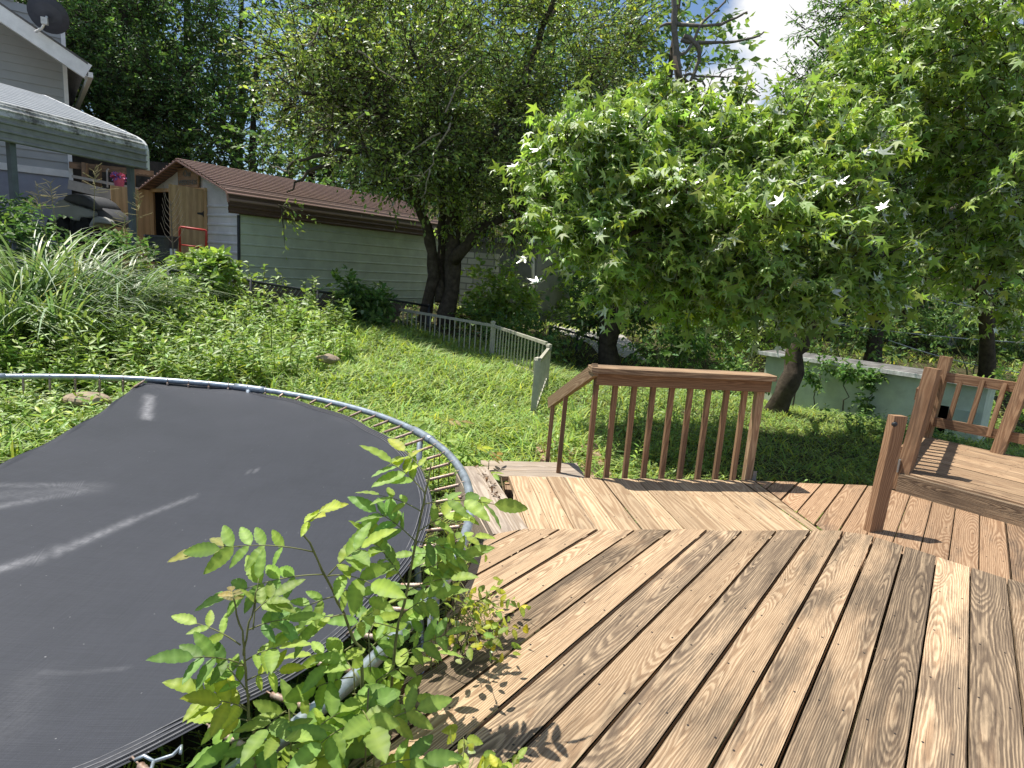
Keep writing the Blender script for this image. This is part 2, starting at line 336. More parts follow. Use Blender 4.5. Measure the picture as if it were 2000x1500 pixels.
def crown(g, blobs, sub=10, spr=10, k=10, L=.5, size=.09, tmpl=SMALL, upb=.8, droop=.25, subr=.42, jit=.35, shell=.6, a=.5, hue=.2, yel=.02, dens=None, hang=0., znoise=.55):
    """leaf clumps in clumps: blobs > sub-clumps > sprays > leaves. returns leaves mesh arrays and twig arrays"""
    P, D = [], []; ar = np.array([r[0]*r[2] for c, r in blobs]); ar = np.clip(ar/np.median(ar), .08, 1.7)
    for bi, (c, r) in enumerate(blobs):
        nsub = max(1, int(round(sub*(dens[bi] if dens else ar[bi]))))
        d = nrm(g.normal(size=(nsub, 3))); q = g.random((nsub, 1))**(1/3*shell); sc0 = c+d*q*r
        for s_ in sc0:
            rr = subr*r*(.6+.8*g.random()); m = max(3, int(spr*(.5+g.random())*min(1., .35+ar[bi])))
            dd = nrm(g.normal(size=(m, 3))); pp = s_+dd*(g.random((m, 1))**.45)*rr
            out = nrm((pp-c)/r)*.7+dd*.5+np.array([0, 0, .25])+g.normal(size=(m, 3))*.35
            P.append(pp); D.append(nrm(out))
    P = np.concatenate(P); D = np.concatenate(D); n = len(P)
    ll = L*(.6+.7*g.random(n)); t = (np.arange(k)+.6)/k
    side = nrm(np.cross(D, np.array([0, 0, 1.])+g.normal(size=(n, 3))*.3))
    pos = P[:, None]+D[:, None]*(t[None, :, None]*ll[:, None, None]); pos[:, :, 2] -= droop*(t**2)[None]*ll[:, None]
    pos += g.normal(size=pos.shape)*jit*.12*L
    sg = np.where(np.arange(k) % 2 == 0, 1., -1.)[None, :, None]
    X = D[:, None]*.75+side[:, None]*sg*.8+g.normal(size=pos.shape)*jit; X[:, :, 2] -= droop+hang
    Zn = np.array([0, 0, upb])+g.normal(size=pos.shape)*znoise+SUN*.25
    pos = pos.reshape(-1, 3); s_ = size*(.6+.7*g.random(len(pos)))
    tn = tones(len(pos), a, hue, yel, g)*np.repeat(1+(g.random((n, 1))-.5)*.5, k, axis=0)
    lv = inst(*tmpl, pos, X.reshape(-1, 3), Zn.reshape(-1, 3), s_, tn)
    D2 = D-np.array([0, 0, droop*.4]); tw = inst(*TW, P-D*.15*L, D2, np.tile([0, 0, 1.], (n, 1))+.01, ll*1.1, np.ones((n, 3)))
    return lv, tw, P
def limb(mb, pts, r0_, r1_, n=8, wob=0., g=rng, sub=3):
    P = np.asarray(pts, float); out = []
    for i in range(len(P)-1):      # Catmull-Rom
        a, b, c, d = P[max(i-1, 0)], P[i], P[i+1], P[min(i+2, len(P)-1)]
        for t in np.arange(sub)/sub: out.append(.5*((2*b)+(-a+c)*t+(2*a-5*b+4*c-d)*t*t+(-a+3*b-3*c+d)*t**3))
    out.append(P[-1]); out = np.array(out); out[1:-1] += g.normal(size=(len(out)-2, 3))*wob
    mb.tube(out, np.linspace(r0_, r1_, len(out))*(1+.12*np.sin(np.arange(len(out))*2.3)), n)
    return out
# ------------------------------------------------------------------ the ground
GP = [(-2.4, 2.3, -.62), (0, 3, -.62), (-.5, .8, -.62), (2, 5, -.65), (.2, 6, -.62), (4, 3, -.7), (-4, 0, -.6), (-1, -5, -.6), (6, -3, -.7), (-6, 3, -.35), (-8, 0, 0.), (-10, 5, .3), (-5, 5, -.42), (-2.5, 5.2, -.6),
      (.3, 8, -.62), (-.43, 12, -.45), (-3.1, 14.5, -.2), (-4.5, 7.5, -.25), (-3, 9, -.3), (-6, 8.5, -.02), (-8.5, 9, .35), (-7, 12, .45), (-9, 13, .95), (-13, 12, 1.2), (-10, 18, 1.1), (-6.2, 14, .08), (-8, 15, .3), (-4.5, 12, -.05), (-2.8, 19, 0.), (-1.8, 16.5, .13), (-6, 20, .2),
      (2.5, 9, -.6), (5, 9, -.68), (4.2, 9.5, -.62), (5.2, 12, -1.05), (8, 10.5, -1.05), (9, 7, -.9), (8, 4, -.8), (2, 13, -.75), (0, 16, -.5), (2, 22, -.7), (4, 30, -.2), (10, 20, -.8), (22, 30, 0.), (25, 40, .6), (16, 14, -.9), (30, 15, -.5), (0, 35, .6), (-10, 35, 3.), (-25, 30, 4.), (-25, 10, 2.),
      (10, 45, 2.), (30, 60, 6.), (-10, 60, 7.), (-50, 50, 10), (60, 60, 8), (0, 100, 14), (80, 100, 14), (-80, 100, 18), (50, -50, -2), (-50, -50, 2), (60, 0, -1), (-60, 0, 5)]
GP = np.array(GP, float)
def gz(x, y):
    x, y = np.asarray(x, float), np.asarray(y, float); sh = x.shape; q = np.c_[x.ravel(), y.ravel()]; out = np.empty(len(q))
    for i in range(0, len(q), 20000):
        d2 = ((q[i:i+20000, None]-GP[None, :, :2])**2).sum(2)+.35; w_ = d2**-1.6; out[i:i+20000] = (w_*GP[:, 2]).sum(1)/w_.sum(1)
    return out.reshape(sh)
def bumps(x, y): return .035*np.sin(x*1.7+1.3*np.sin(y*1.1))*np.cos(y*1.9+.7*x)+.02*np.sin(x*5.1+y*3.3)*np.sin(y*4.7-x)
def gh(x, y): return gz(x, y)+bumps(np.asarray(x, float), np.asarray(y, float))
ax = np.unique(np.concatenate([np.linspace(-16, 16, 129), np.linspace(-60, 60, 81), np.linspace(-400, 400, 41)]))
ay = np.unique(np.concatenate([np.linspace(-6, 26, 129), np.linspace(-40, 110, 101), np.linspace(-300, 700, 41)]))
GX, GY = np.meshgrid(ax, ay); GZ = gh(GX, GY); nx, ny = len(ax), len(ay)
idx = np.arange(nx*ny).reshape(ny, nx)
Q = np.stack([idx[:-1, :-1], idx[:-1, 1:], idx[1:, 1:], idx[1:, :-1]], -1).reshape(-1, 4)
def ground_mat():
    m = mat('soil_and_litter'); t = NT(m); co = t.n('TexCoord')
    a = t.n('TexNoise', {'Vector': (co, 3), 'Scale': .9, 'Detail': 8, 'Roughness': .7}); b = t.n('TexNoise', {'Vector': (co, 3), 'Scale': 22., 'Detail': 5, 'Roughness': .7})
    v = t.n('TexVoronoi', {'Vector': (co, 3), 'Scale': 30.})
    c = t.mix(t.ramp(a, [(.4, 0.), (.6, 1.)]), (.045, .075, .02), (.085, .065, .04))
    c = t.mix(t.ramp(b, [(.35, 0.), (.7, 1.)]), tuple([.03, .035, .018]), o6(c))
    c = t.mix(t.m('MULTIPLY', t.n('SeparateColor', {0: (v, 1)}), .45), o6(c), (.16, .115, .07))
    p = t.n('BsdfPrincipled', {'Base Color': o6(c), 'Roughness': .95, 'Specular IOR Level': .1}); bp = t.n('Bump', {'Height': b, 'Strength': .8, 'Distance': .05}); t.t.links.new(bp.outputs[0], p.inputs['Normal'])
    t.out(p); return m
ground = mesh_np('ground', np.c_[GX.ravel(), GY.ravel(), GZ.ravel()], Q, ground_mat(), smooth=True); tag(ground, 'weedy sloping backyard ground of soil and leaf litter', 'ground', kind='structure')
# ------------------------------------------------------------------ deck
def clip(poly, n, c):
    """keep the part of a 2-D polygon with n.p <= c"""
    out = []
    for i in range(len(poly)):
        a, b = poly[i], poly[(i+1) % len(poly)]; da, db = n@a-c, n@b-c
        if da <= 0: out.append(a)
        if da*db < 0: out.append(a+(b-a)*da/(da-db))
    return out
def inset(poly, d):
    P = list(poly); ctr = sum(P)/len(P); Q_ = [p for p in P]
    for i in range(len(P)):
        a, b = P[i], P[(i+1) % len(P)]; e = b-a; L = np.linalg.norm(e)
        if L < 1e-6: continue
        n = np.array([e[1], -e[0]])/L
        if n@(ctr-a) > 0: n = -n
        Q_ = clip(Q_, n, n@a-d)
    return Q_
def planks(poly, z, az, pitch, gap, off, th=.036, bias=(0, 0), nail=.41):
    mb = MB(); d = np.array([math.sin(az), math.cos(az)]); n = np.array([d[1], -d[0]]); poly = [np.array(p, float) for p in poly]
    ks = [p@n for p in poly]; k0 = math.floor((min(ks)-off)/pitch); k1 = math.ceil((max(ks)-off)/pitch)
    for k in range(k0, k1):
        a, b = off+k*pitch+gap/2, off+(k+1)*pitch-gap/2
        p = clip(clip(poly, n, b), -n, -a)
        if len(p) < 3: continue
        e0 = random.uniform(-.004, .004); p = clip(p, d, max(q@d for q in p)-abs(e0)) if len(p) > 2 else p
        q = inset(p, .0035)
        if len(q) < 3 or len(p) < 3: continue
        if sum(p[i][0]*p[(i+1) % len(p)][1]-p[(i+1) % len(p)][0]*p[i][1] for i in range(len(p))) < 0: p = p[::-1]
        if sum(q[i][0]*q[(i+1) % len(q)][1]-q[(i+1) % len(q)][0]*q[i][1] for i in range(len(q))) < 0: q = q[::-1]
        dz = random.uniform(-.003, .003); mid = (a+b)/2
        t_ = (mid-bias[0])*bias[1] if bias[1] else 0
        sd = (random.random(), random.random(), float(np.clip(random.random()*.8+t_, 0, 1)))
        uv = lambda r: [(x@d, x@n-mid) for x in r]
        us = [x@d for x in q]
        for uj in np.arange(math.floor(min(us)/nail)*nail+.07, max(us), nail) if nail else []:
            for vo in (-.042, .040):
                c = d*(uj+random.uniform(-.012, .012))+n*(mid+vo+random.uniform(-.006, .006)); e1 = [(q[(i+1) % len(q)]-q[i])[0]*(c-q[i])[1]-(q[(i+1) % len(q)]-q[i])[1]*(c-q[i])[0] for i in range(len(q))]
                if min(e1) > .003*min(1., 1): mb.face([(c[0]+.0042*math.cos(k*1.047), c[1]+.0042*math.sin(k*1.047), z+dz+.0012) for k in range(6)], None, sd, 1)
        mb.face([(*x, z+dz) for x in q], uv(q), sd)
        if len(q) == len(p):
            j = min(range(len(p)), key=lambda i: np.linalg.norm(p[i]-q[0])); p = p[j:]+p[:j]
            for i in range(len(p)):
                i2 = (i+1) % len(p); mb.face([(*p[i], z+dz-.0035), (*p[i2], z+dz-.0035), (*q[i2], z+dz), (*q[i], z+dz)], uv([p[i], p[i2], q[i2], q[i]]), sd)
        for i in range(len(p)):
            i2 = (i+1) % len(p); mb.face([(*p[i], z-th), (*p[i2], z-th), (*p[i2], z+dz-.0035), (*p[i], z+dz-.0035)], [(p[i]@d, p[i]@n-mid), (p[i2]@d, p[i2]@n-mid), (p[i2]@d, p[i2]@n-mid+th), (p[i]@d, p[i]@n-mid+th)], sd)
    return mb
random.seed(4)
deck = thing('wooden_deck', 'weathered wooden deck of diagonal boards with a lower walkway and step beside the trampoline', 'deck', (1.2, 2, -.6))
polyA = [(-.10, 2.83), (-.02, 2.96), (.10, 3.035), (1.893, 3.322), (2.05, 3.29), (2.526, 2.813), (4.2, 1.1), (4.2, -1.6), (-.75, -1.6), (-.62, .6), (-.36, 1.43), (-.185, 2.2)]
AZA = R_(35.6)
planks(polyA, 0, AZA, .1452, .007, .062, bias=(-.6, .42)).build('platform_boards', [MW['deckA'], NAIL], deck)
polyB = [(-.03, 4.386), (.6, 4.49), (1.945, 4.712), (2.03, 3.72), (2.03, 3.3), (.06, 3.0), (.06, 3.45)]
planks(polyB, -.19, R_(171.8), .1405, .004, -.433*1.51+.002).build('walkway_boards', [MW['deckB'], NAIL], deck)
polyC = [(1.955, 4.716), (2.95, 4.80), (3.35, 4.5), (4.6, 3.2), (4.6, 1.), (4.2, .8), (2.04, 3.0), (2.04, 3.72)]
planks(polyC, -.19, R_(36.1), .1452, .006, .062+.03).build('corner_boards', [MW['deckC'], NAIL], deck)
# framing under the boards: rim joists and skirts
mb = MB()
def skirt(pts, z0, z1, th=.038):
    for a, b in zip(pts[:-1], pts[1:]):
        a, b = np.array([*a, (z0+z1)/2]), np.array([*b, (z0+z1)/2]); mb = MB(); mb.beam(a, b, th, z1-z0); mb.build('rim_joist', MW['deckC'], deck)
sh = lambda p, dx, dy: (p[0]+dx, p[1]+dy)
skirt([sh((-.10, 2.83), .05, -.03), sh((-.185, 2.2), .05, 0), sh((-.36, 1.43), .05, 0), sh((-.62, .6), .05, 0), sh((-.75, -1.6), .05, 0)], -.24, -.04)
skirt([(.10, 2.99), (1.88, 3.275)], -.188, -.04); skirt([(2.03, 3.25), (2.50, 2.77), (4.17, 1.07)], -.188, -.04)
skirt([(.0, 4.35), (.6, 4.45), (1.92, 4.67), (2.93, 4.755)], -.40, -.23)
for x, y in ((-.05, 2.6), (-.28, 1.2), (-.5, 0), (0.05, 4.25), (1.2, 4.45), (2.7, 4.6)):
    mb = MB(); mb.box((x, y, -.45), (.09, .09, .45)); mb.build('support_post', MW['deckC'], deck)
# grey side timbers along the left end of the walkway
mb = MB()
A0, A1 = np.array([-.30, 4.50]), np.array([.02, 3.36]); dd = nrm(A1-A0); nn = np.array([dd[1], -dd[0]])
for k, (o_, w_) in enumerate(((-.005, .125), (.108, .10))):
    p0, p1 = A0-nn*o_, A1-nn*o_
    mb.beam((*p0, -.195-.004*k), (*p1, -.20-.004*k), w_, .042)
mb.beam((*(A0+nn*.055), -.33), (*(A1+nn*.055), -.33), .036, .2)
mb.build('side_timber', MW['grey'], deck)
mb = MB()
S = [atz(944, 931, -.37), atz(1146, 936, -.37), atz(1126, 904, -.37), atz(948, 900, -.37)]
fwd_ = nrm(S[2]-S[1]); L_ = np.linalg.norm(S[2]-S[1])
for k in range(3):
    a = S[0]+fwd_*(L_/3*(k+.5)); b = S[1]+fwd_*(L_/3*(k+.5)); mb.beam(a-[0, 0, .018], b-[0, 0, .018], L_/3-.006, .036)
mb.build('step_tread', MW['grey'], deck)
mb = MB()
for k in range(2):
    mb = MB(); mb.beam(S[k]*.98+S[1-k]*.02+[0, 0, -.12], (S[3], S[2])[k]*.98+(S[2], S[3])[k]*.02+[0, 0, -.12], .04, .16)
    mb.build('step_stringer', MW['deckC'], deck)
# ------------------------------------------------------------------ railing of the walkway
rl = thing('deck_railing', 'brown wooden railing with a flat pale cap at the far edge of the lower walkway', 'railing', (1.25, 4.6, -.19))
RA, RB = np.array([.605, 4.508, -.19]), np.array([1.915, 4.722, -.19]); rd = nrm(RB-RA); rn = np.array([rd[1], -rd[0], 0])
mb = MB(); capA, capB = RA-rd*.03, RB+rd*.06
pl = []
for t in np.linspace(0, math.pi, 9): pl.append(capA+rd*(.05-.05*math.sin(t))+rn*(.088*math.cos(t))*1.0)
cp = [capA+rn*.09+rd*.02, capA+rn*.06-rd*.02, capA-rn*.05-rd*.02, capA-rn*.09+rd*.02, capB-rn*.09-rd*.02, capB-rn*.06, capB+rn*.075, capB+rn*.09-rd*.02]
cp = [p+np.array([0, 0, .805]) for p in cp]
mb.prism([cp[0], cp[7], cp[6], cp[5], cp[4], cp[3], cp[2], cp[1]], (0, 0, .038)); mb.build('rail_cap', MW['cap'], rl)
mb = MB(); mb.beam(RA+rn*.022+[0, 0, .757], RB+rn*.022+rd*.045+[0, 0, .757], .038, .09); mb.build('top_rail', MW['rail'], rl)
for k in range(9):
    b = RA+(RB-RA)*(k*1.0/9.0+.012)-rn*.018; mb = MB(); lean = rn*0
    mb.beam(b+[0, 0, -.12], b+[0, 0, .80], .036, .034, upv=rn); mb.build('baluster', MW['rail'], rl)
mb = MB(); b = RB-rd*.01-rn*.02; mb.beam(b+[0, 0, -.12], b+[0, 0, .80], .06, .05, upv=rn); mb.build('post', MW['cap'], rl)
mb = MB(); b = RB+rd*.035+rn*.01; mb.box(b+[0, 0, .03], (.03, .005, .09), rz=.16); mb.box(b+[0, .02, .003], (.03, .05, .005), rz=.16); mb.build('bracket', BRACK, rl)
mb = MB(); s0 = at(1163, 722, 4.47); s1 = at(1074, 787, 5.55); mb.beam(s0, s1, .04, .095); mb.build('stair_rail', MW['cap'], rl)
for (px, Y_, zt) in ((1088, 5.45, 0), (1112, 5.1, 0)):
    t = (Y_-4.47)/(5.55-4.47); tp = s0+(s1-s0)*t-np.array([0, 0, .02]); mb = MB(); mb.beam((tp[0]-.01, tp[1], -.62), tp, .036, .034, upv=(0, 1, 0)); mb.build('baluster', MW['rail'], rl)
# ------------------------------------------------------------------ raised deck at the right
zD = -.03; P0, P1 = np.array([3.085, 4.73]), np.array([4.09, 6.06]); fd = np.array([math.sin(R_(140)), math.cos(R_(140))]); bd = fd
rdk = thing('raised_deck', 'raised wooden landing one step above the walkway with a broad front board', 'deck', (4.2, 4.6, -.2))
polyD = [P0, P1, P1+bd*4.6, P0+fd*4.6]
planks([P0+fd*.0, P1, P1+bd*4.6, P0+fd*4.6], zD, R_(140), .14, .006, .02).build('landing_boards', [MW['cap'], NAIL], rdk)
mb = MB(); nf = np.array([fd[1], -fd[0]]); nf = nf if nf@(P0-P1) > 0 else -nf
mb.beam((*(P0+nf*.021+fd*.005), zD-.092), (*(P0+fd*4.6+nf*.021), zD-.092), .04, .145); mb.build('front_board', MW['deckA'], rdk)
mb = MB(); ls = nrm(P1-P0); mb.beam((*(P0+ls*.02-fd*.02), zD-.12), (*(P1-fd*.02), zD-.12), .038, .16); mb.build('rim_joist', MW['deckC'], rdk); mb = MB(); mb.beam((*(P1+ls*.02), zD-.12), (*(P1+bd*4.6+ls*.02), zD-.12), .038, .16); mb.build('rim_joist', MW['deckC'], rdk)
for p in (P1-ls*.1+fd*.1, P1+fd*1.5-ls*.1):
    mb = MB(); mb.beam((*p, -1.), (*p, zD-.05), .09, .09, upv=(1, 0, 0)); mb.build('support_post', MW['deckC'], rdk)
rr_ = thing('landing_railing', 'brown wooden railing with thick posts around the raised landing', 'railing', (*P0, zD))
def rpost(name, base, top, wd, m, th=None, upv=None):
    mb = MB(); mb.beam(base, top, wd, th or wd, upv=upv if upv is not None else (*fd, 0)); return mb.build(name, m, rr_)
fp = np.array([3.115, 4.745, zD]); rpost('post', fp+[-.0, 0, -.16], fp+np.array([.075, .0, .82]), .092, MW['rail'])
bp = np.array([*(P1-ls*.04+fd*.03), zD]); rpost('post', bp+[0, 0, -.1], bp+np.array([.06, .0, .80]), .09, MW['rail'])
rp_ = np.array([*(atz(1945, 884, zD)[:2]), zD]); rpost('post', rp_+[0, 0, -.1], rp_+np.array([.16, .0, .95]), .095, MW['rail'])
def rail2(a, b, z, w_=.04, h=.09, nm='rail'):
    mb = MB(); mb.beam((*a, z), (*b, z), w_, h); mb.build(nm, MW['rail'], rr_)
bq = P1+ls*.02
rail2(bp[:2]+[.05, 0], rp_[:2]+[.1, .05], .575, nm='top_rail'); rail2(bp[:2], rp_[:2]+[.02, .03], .135, nm='bottom_rail'); rail2(rp_[:2]+[.03, .03], P1+bd*4.6, .135, nm='bottom_rail'); rail2(rp_[:2]+[.1, .05], P1+bd*4.6+[.08, .05], .575, nm='top_rail')
for px in (1858, 1897, 1936):
    q = atz(px, 850+(px-1800)*.22, zD); mb = MB(); b = np.array([*(bp[:2]+(rp_[:2]-bp[:2])*((px-1815)/(1950-1815.))), 0]); mb.beam(b+[0, .03, .10], b+[.05, .035, .60], .038, .036, upv=(*fd, 0)); mb.build('baluster', MW['rail'], rr_)
for z_, nm in ((.575, 'top_rail'), (.10, 'bottom_rail')): rail2(fp[:2]+[.0, .05]+(fd*.03 if z_ > .3 else fd*.0), bp[:2], z_, nm=nm)
for k in range(1, 11):
    b = np.array([*(fp[:2]+(bp[:2]-fp[:2])*k/11), 0]); mb = MB(); mb.beam(b+[0, 0, .06], b+[.03, 0, .6], .036, .036, upv=(*fd, 0)); mb.build('baluster', MW['rail'], rr_)
mb = MB(); mb.box(fp+[-.055, -.02, .04], (.012, .04, .10), rz=-.7); mb.build('bracket', BRACK, rr_)
sp_ = thing('gate_post', 'short brown wooden post with a knot near its top, standing on the corner boards', 'post', (2.40, 3.84, -.19))
mb = MB(); mb.beam((2.40, 3.84, -.23), (2.435, 3.86, .575), .105, .05, upv=(-.3, 1, 0)); mb.build('board', MW['rail'], sp_)
mb = MB(); mb.lathe((2.40, 3.823, .525), [(0, .012), (.012, .010), (.018, 0)], 8, axis=(-.3, -1, 0)); mb.build('bolt', DARKM, sp_)
# ------------------------------------------------------------------ trampoline
TH = 1.2; TC = np.array([-2.38, 2.27])*TH; TR = 2.25*TH; TZ = CZ-TH
tr = thing('trampoline', 'round trampoline with a dull black mat and galvanised rim, its far left side unhooked', 'trampoline', (*TC, -.62))
NS = 8
def rimp(a, r=TR, z=TZ): return np.array([TC[0]+r*math.cos(a), TC[1]+r*math.sin(a), z])
def zr(a): return TZ+.012*math.sin(3*a+.6)
mb = MB(); N = 160; mb.tube([rimp(2*math.pi*k/N, TR+.008*math.sin(5*2*math.pi*k/N), zr(2*math.pi*k/N)) for k in range(N)], .024, 12, closed=True); mb.build('rim', METAL, tr, smooth=True)
for k in range(NS):
    a = R_(-12+45*k); mb = MB(); mb.tube([rimp(a+t, TR+.008*math.sin(5*(a+t)), zr(a+t)) for t in np.linspace(-.055, .055, 6)], .0295, 12); mb.build('joint_sleeve', METAL, tr, smooth=True)
for k in range(4):
    a0, a1 = R_(-12+90*k), R_(-12+90*k+45); g0, g1 = rimp(a0, TR-.02), rimp(a1, TR-.02); mb = MB()
    for g_, s_ in ((g0, 1), (g1, -1)): mb.tube([g_+[0, 0, -.02], g_+[0, 0, -.5], np.array([*(g_[:2]), 0])+[0, 0, float(gz(*g_[:2]))+.05]], .021, 10)
    mb.tube([np.array([*g0[:2], float(gz(*g0[:2]))+.05]), np.array([*((g0+g1)[:2]/2), float(gz(*((g0+g1)[:2]/2)))+.02]), np.array([*g1[:2], float(gz(*g1[:2]))+.05])], .021, 10); mb.build('leg', METAL, tr, smooth=True)
# mat outline traced on the plane of the rim
edge_px = [(275, 748), (330, 745), (400, 750), (480, 760), (560, 778), (640, 799), (700, 822), (752, 850), (795, 880), (822, 915), (840, 955), (846, 985), (838, 1030), (815, 1085), (785, 1130), (750, 1170), (700, 1225), (644, 1272), (575, 1328), (490, 1372), (407, 1408), (340, 1442), (270, 1476), (160, 1530)]
MZ = TZ-.035
E_ = [atz(x, y, MZ)[:2] for x, y in edge_px]
fa, fb = atz(275, 748, MZ)[:2], atz(0, 908, MZ)[:2]; fdir = nrm(fb-fa); oc = fb-TC; tq = -oc@fdir+math.sqrt((oc@fdir)**2-oc@oc+(TR-.27)**2); fe = fb+fdir*tq; ae = math.atan2(*(fe-TC)[::-1]); ae = ae-2*math.pi if ae > 0 else ae
for a in np.linspace(R_(-72), ae, 14): E_.append(TC+(TR-.27)*np.array([math.cos(a), math.sin(a)]))
E_ += [fe+(fb-fe)*.3, fe+(fb-fe)*.65]
lp = [(0, 908), (70, 874), (140, 838), (205, 799), (245, 768)]
E_ += [atz(x, y, MZ)[:2] for x, y in lp]
E_ = np.array(E_)
# resample the outline and smooth it a little
d_ = np.r_[0, np.cumsum(np.linalg.norm(np.diff(np.r_[E_, E_[:1]], axis=0), axis=1))]; s_ = np.linspace(0, d_[-1], 241)[:-1]
C_ = np.r_[E_, E_[:1]]; E2 = np.c_[np.interp(s_, d_, C_[:, 0]), np.interp(s_, d_, C_[:, 1])]
for _ in range(2): E2 = .25*np.roll(E2, 1, 0)+.5*E2+.25*np.roll(E2, -1, 0)
ctr = np.array([-1.45, 1.75])*TH; rings = np.r_[np.linspace(1, .93, 6), np.linspace(.9, 0.0005, 44)]
V = []; SC = []
def seg(p, a, b):
    a, b = np.array(a), np.array(b); t = np.clip(((p-a)@(b-a))/((b-a)@(b-a)), 0, 1); return np.linalg.norm(p-a-t[:, None]*(b-a), axis=1), t
free = (s_ > d_[len(edge_px)+14-1]-.2)
for r_ in rings:
    p = ctr+(E2-ctr)*r_; ed = np.linalg.norm(p[:, None]-E2[None], axis=2).min(1)
    z = MZ-.06*(1-np.exp(-ed/.45))+.006*np.sin(s_*9)*(r_ > .97)
    dl, _ = seg(p, fa, fe); z -= .03*np.exp(-((dl-.22)/.12)**2)*np.clip(ed*6, 0, 1)*0; z -= .0*np.exp(-(dl/.16)**2)*(1-np.exp(-((p[:, 0]-E2[0, 0])**2+(p[:, 1]-E2[0, 1])**2)/.05))
    V.append(np.c_[p, z])
V = np.concatenate(V); n = len(E2)
T = []
for i in range(len(rings)-1):
    a = np.arange(n)+i*n; b = np.roll(np.arange(n), -1)+i*n; T.append(np.c_[a, b, b+n, a+n])
T = np.concatenate(T)
# worn chalky scuffs (fixed marks of the cloth)
sc_ = np.zeros(len(V))
for pa, pb, wd, st in (((-60, 1110), (130, 1050), .028, .9), ((130, 1050), (260, 995), .026, .8), ((260, 995), (375, 952), .018, .6), ((292, 768), (286, 810), .03, 1.3), ((-50, 990), (60, 965), .03, .55), ((60, 965), (165, 945), .022, .5), ((-50, 945), (160, 932), .022, .5), ((0, 960), (180, 938), .07, .28), ((10, 1415), (60, 1300), .06, .12), ((480, 905), (500, 902), .012, .6), ((90, 1288), (240, 1284), .008, .25)):
    dl, t = seg(V[:, :2], atz(*pa, MZ)[:2], atz(*pb, MZ)[:2]); sc_ = np.maximum(sc_, st*np.exp(-(dl/wd)**2))
wb = np.zeros(len(V)); wb[:n*7] = 1.
def mat_cloth():
    m = mat('trampoline_cloth'); t = NT(m); co = t.n('TexCoord'); a = t.n('Attribute', attribute_name='tone'); s = t.n('SeparateColor', {0: (a, 0)})
    n1 = t.n('TexNoise', {'Vector': (co, 3), 'Scale': 1.4, 'Detail': 6, 'Roughness': .65}); n2 = t.n('TexNoise', {'Vector': (co, 3), 'Scale': 26., 'Detail': 6, 'Roughness': .75})
    mpp = t.n('Mapping', {0: (co, 3), 'Rotation': (0, 0, .5), 'Scale': (260, 6, 1)}); n3 = t.n('TexNoise', {'Vector': mpp, 'Scale': 1., 'Detail': 2})
    mpq = t.n('Mapping', {0: (co, 3), 'Rotation': (0, 0, .5), 'Scale': (6, 260, 1)}); n4 = t.n('TexNoise', {'Vector': mpq, 'Scale': 1., 'Detail': 2})
    c = t.ramp(n1, [(.3, (.019, .022, .029)), (.7, (.031, .034, .044))])
    wv = t.m('MULTIPLY', t.m('ADD', n3, n4), .5)
    c = t.mix(t.ramp(wv, [(.40, 0.), (.66, .6)]), c, (.041, .045, .058))
    sp = t.m('GREATER_THAN', t.n('TexNoise', {'Vector': (co, 3), 'Scale': 60., 'Detail': 1}), .80)
    k = t.m('MULTIPLY', (s, 0), t.n('MapRange', {0: t.m('ADD', t.m('MULTIPLY', n2, .7), t.m('MULTIPLY', wv, .4)), 1: .38, 2: .72, 3: 0.12, 4: 1.}))
    c = t.mix(t.m('MULTIPLY', k, .55), o6(c) if c.bl_idname == 'ShaderNodeMix' else c, (.42, .42, .44))
    c = t.mix(t.m('MULTIPLY', sp, .5), o6(c), (.30, .30, .30))
    p = t.n('BsdfPrincipled', {'Base Color': o6(c), 'Roughness': .6, 'Specular IOR Level': .38}); b = t.n('Bump', {'Height': wv, 'Strength': .25, 'Distance': .003}); t.t.links.new(b.outputs[0], p.inputs['Normal'])
    t.out(p); return m
CLOTH = mat_cloth()
mt = mesh_np('mat', V, T, CLOTH, tr, np.c_[sc_, wb, wb], smooth=True)
mb = MB()
for k in range(len(E2)):          # striped webbing band sewn round the edge: four raised ribs
    pass
for off_ in (.012, .030, .048, .066):
    pts = []
    for k in range(len(E2)):
        v = nrm(ctr-E2[k]); pts.append((*(E2[k]+v*off_), MZ-.06*(1-math.exp(-off_/.45))+.004+.006*math.sin(s_[k]*9)))
    keep = [i for i in range(len(E2)) if s_[i] < d_[len(edge_px)+12]]; mb.tube([pts[i] for i in keep], .0022, 5)
wbm = simple('black_webbing_ribs', (.16, .16, .17), .7, 0, .3, 40); mb.build('webbing', wbm, mt, smooth=True)
# springs: hooked ones reach the mat, the loose ones of the left hang down
spr = []
for k in range(92):
    a = 2*math.pi*k/92; p = rimp(a, TR-.02, zr(a)); dv = np.array([TC[0]-p[0], TC[1]-p[1]]); dv = dv/np.linalg.norm(dv)
    tt = np.linspace(.05, .7, 60); q = p[:2]+tt[:, None]*dv; dist = np.linalg.norm(q[:, None]-E2[None], axis=2).min(1); j = dist.argmin()
    hooked = dist[j] < .03 and tt[j] < .42
    e = np.array([*(p[:2]+dv*tt[j]), MZ+.004]) if hooked else p+np.array([dv[0]*.015, dv[1]*.015, -.13])
    mb = MB(); d3 = e-p; L = np.linalg.norm(d3); c0, c1 = p+d3*(.10 if L < .2 else .16), p+d3*(.88 if L < .2 else .82)
    mb.tube([p-d3/L*.03+[0, 0, .012], p+d3/L*.01+[0, 0, .012], c0], .0028, 5); mb.tube([c1, e+[0, 0, .004], e+d3/L*.012-[0, 0, .008]], .0028, 5)
    m_ = 22; mb.tube([c0+(c1-c0)*i/m_ for i in range(m_+1)], [.0105 if i % 2 else .0085 for i in range(m_+1)], 8)
    mb.build('spring', SPRING, tr, smooth=True)
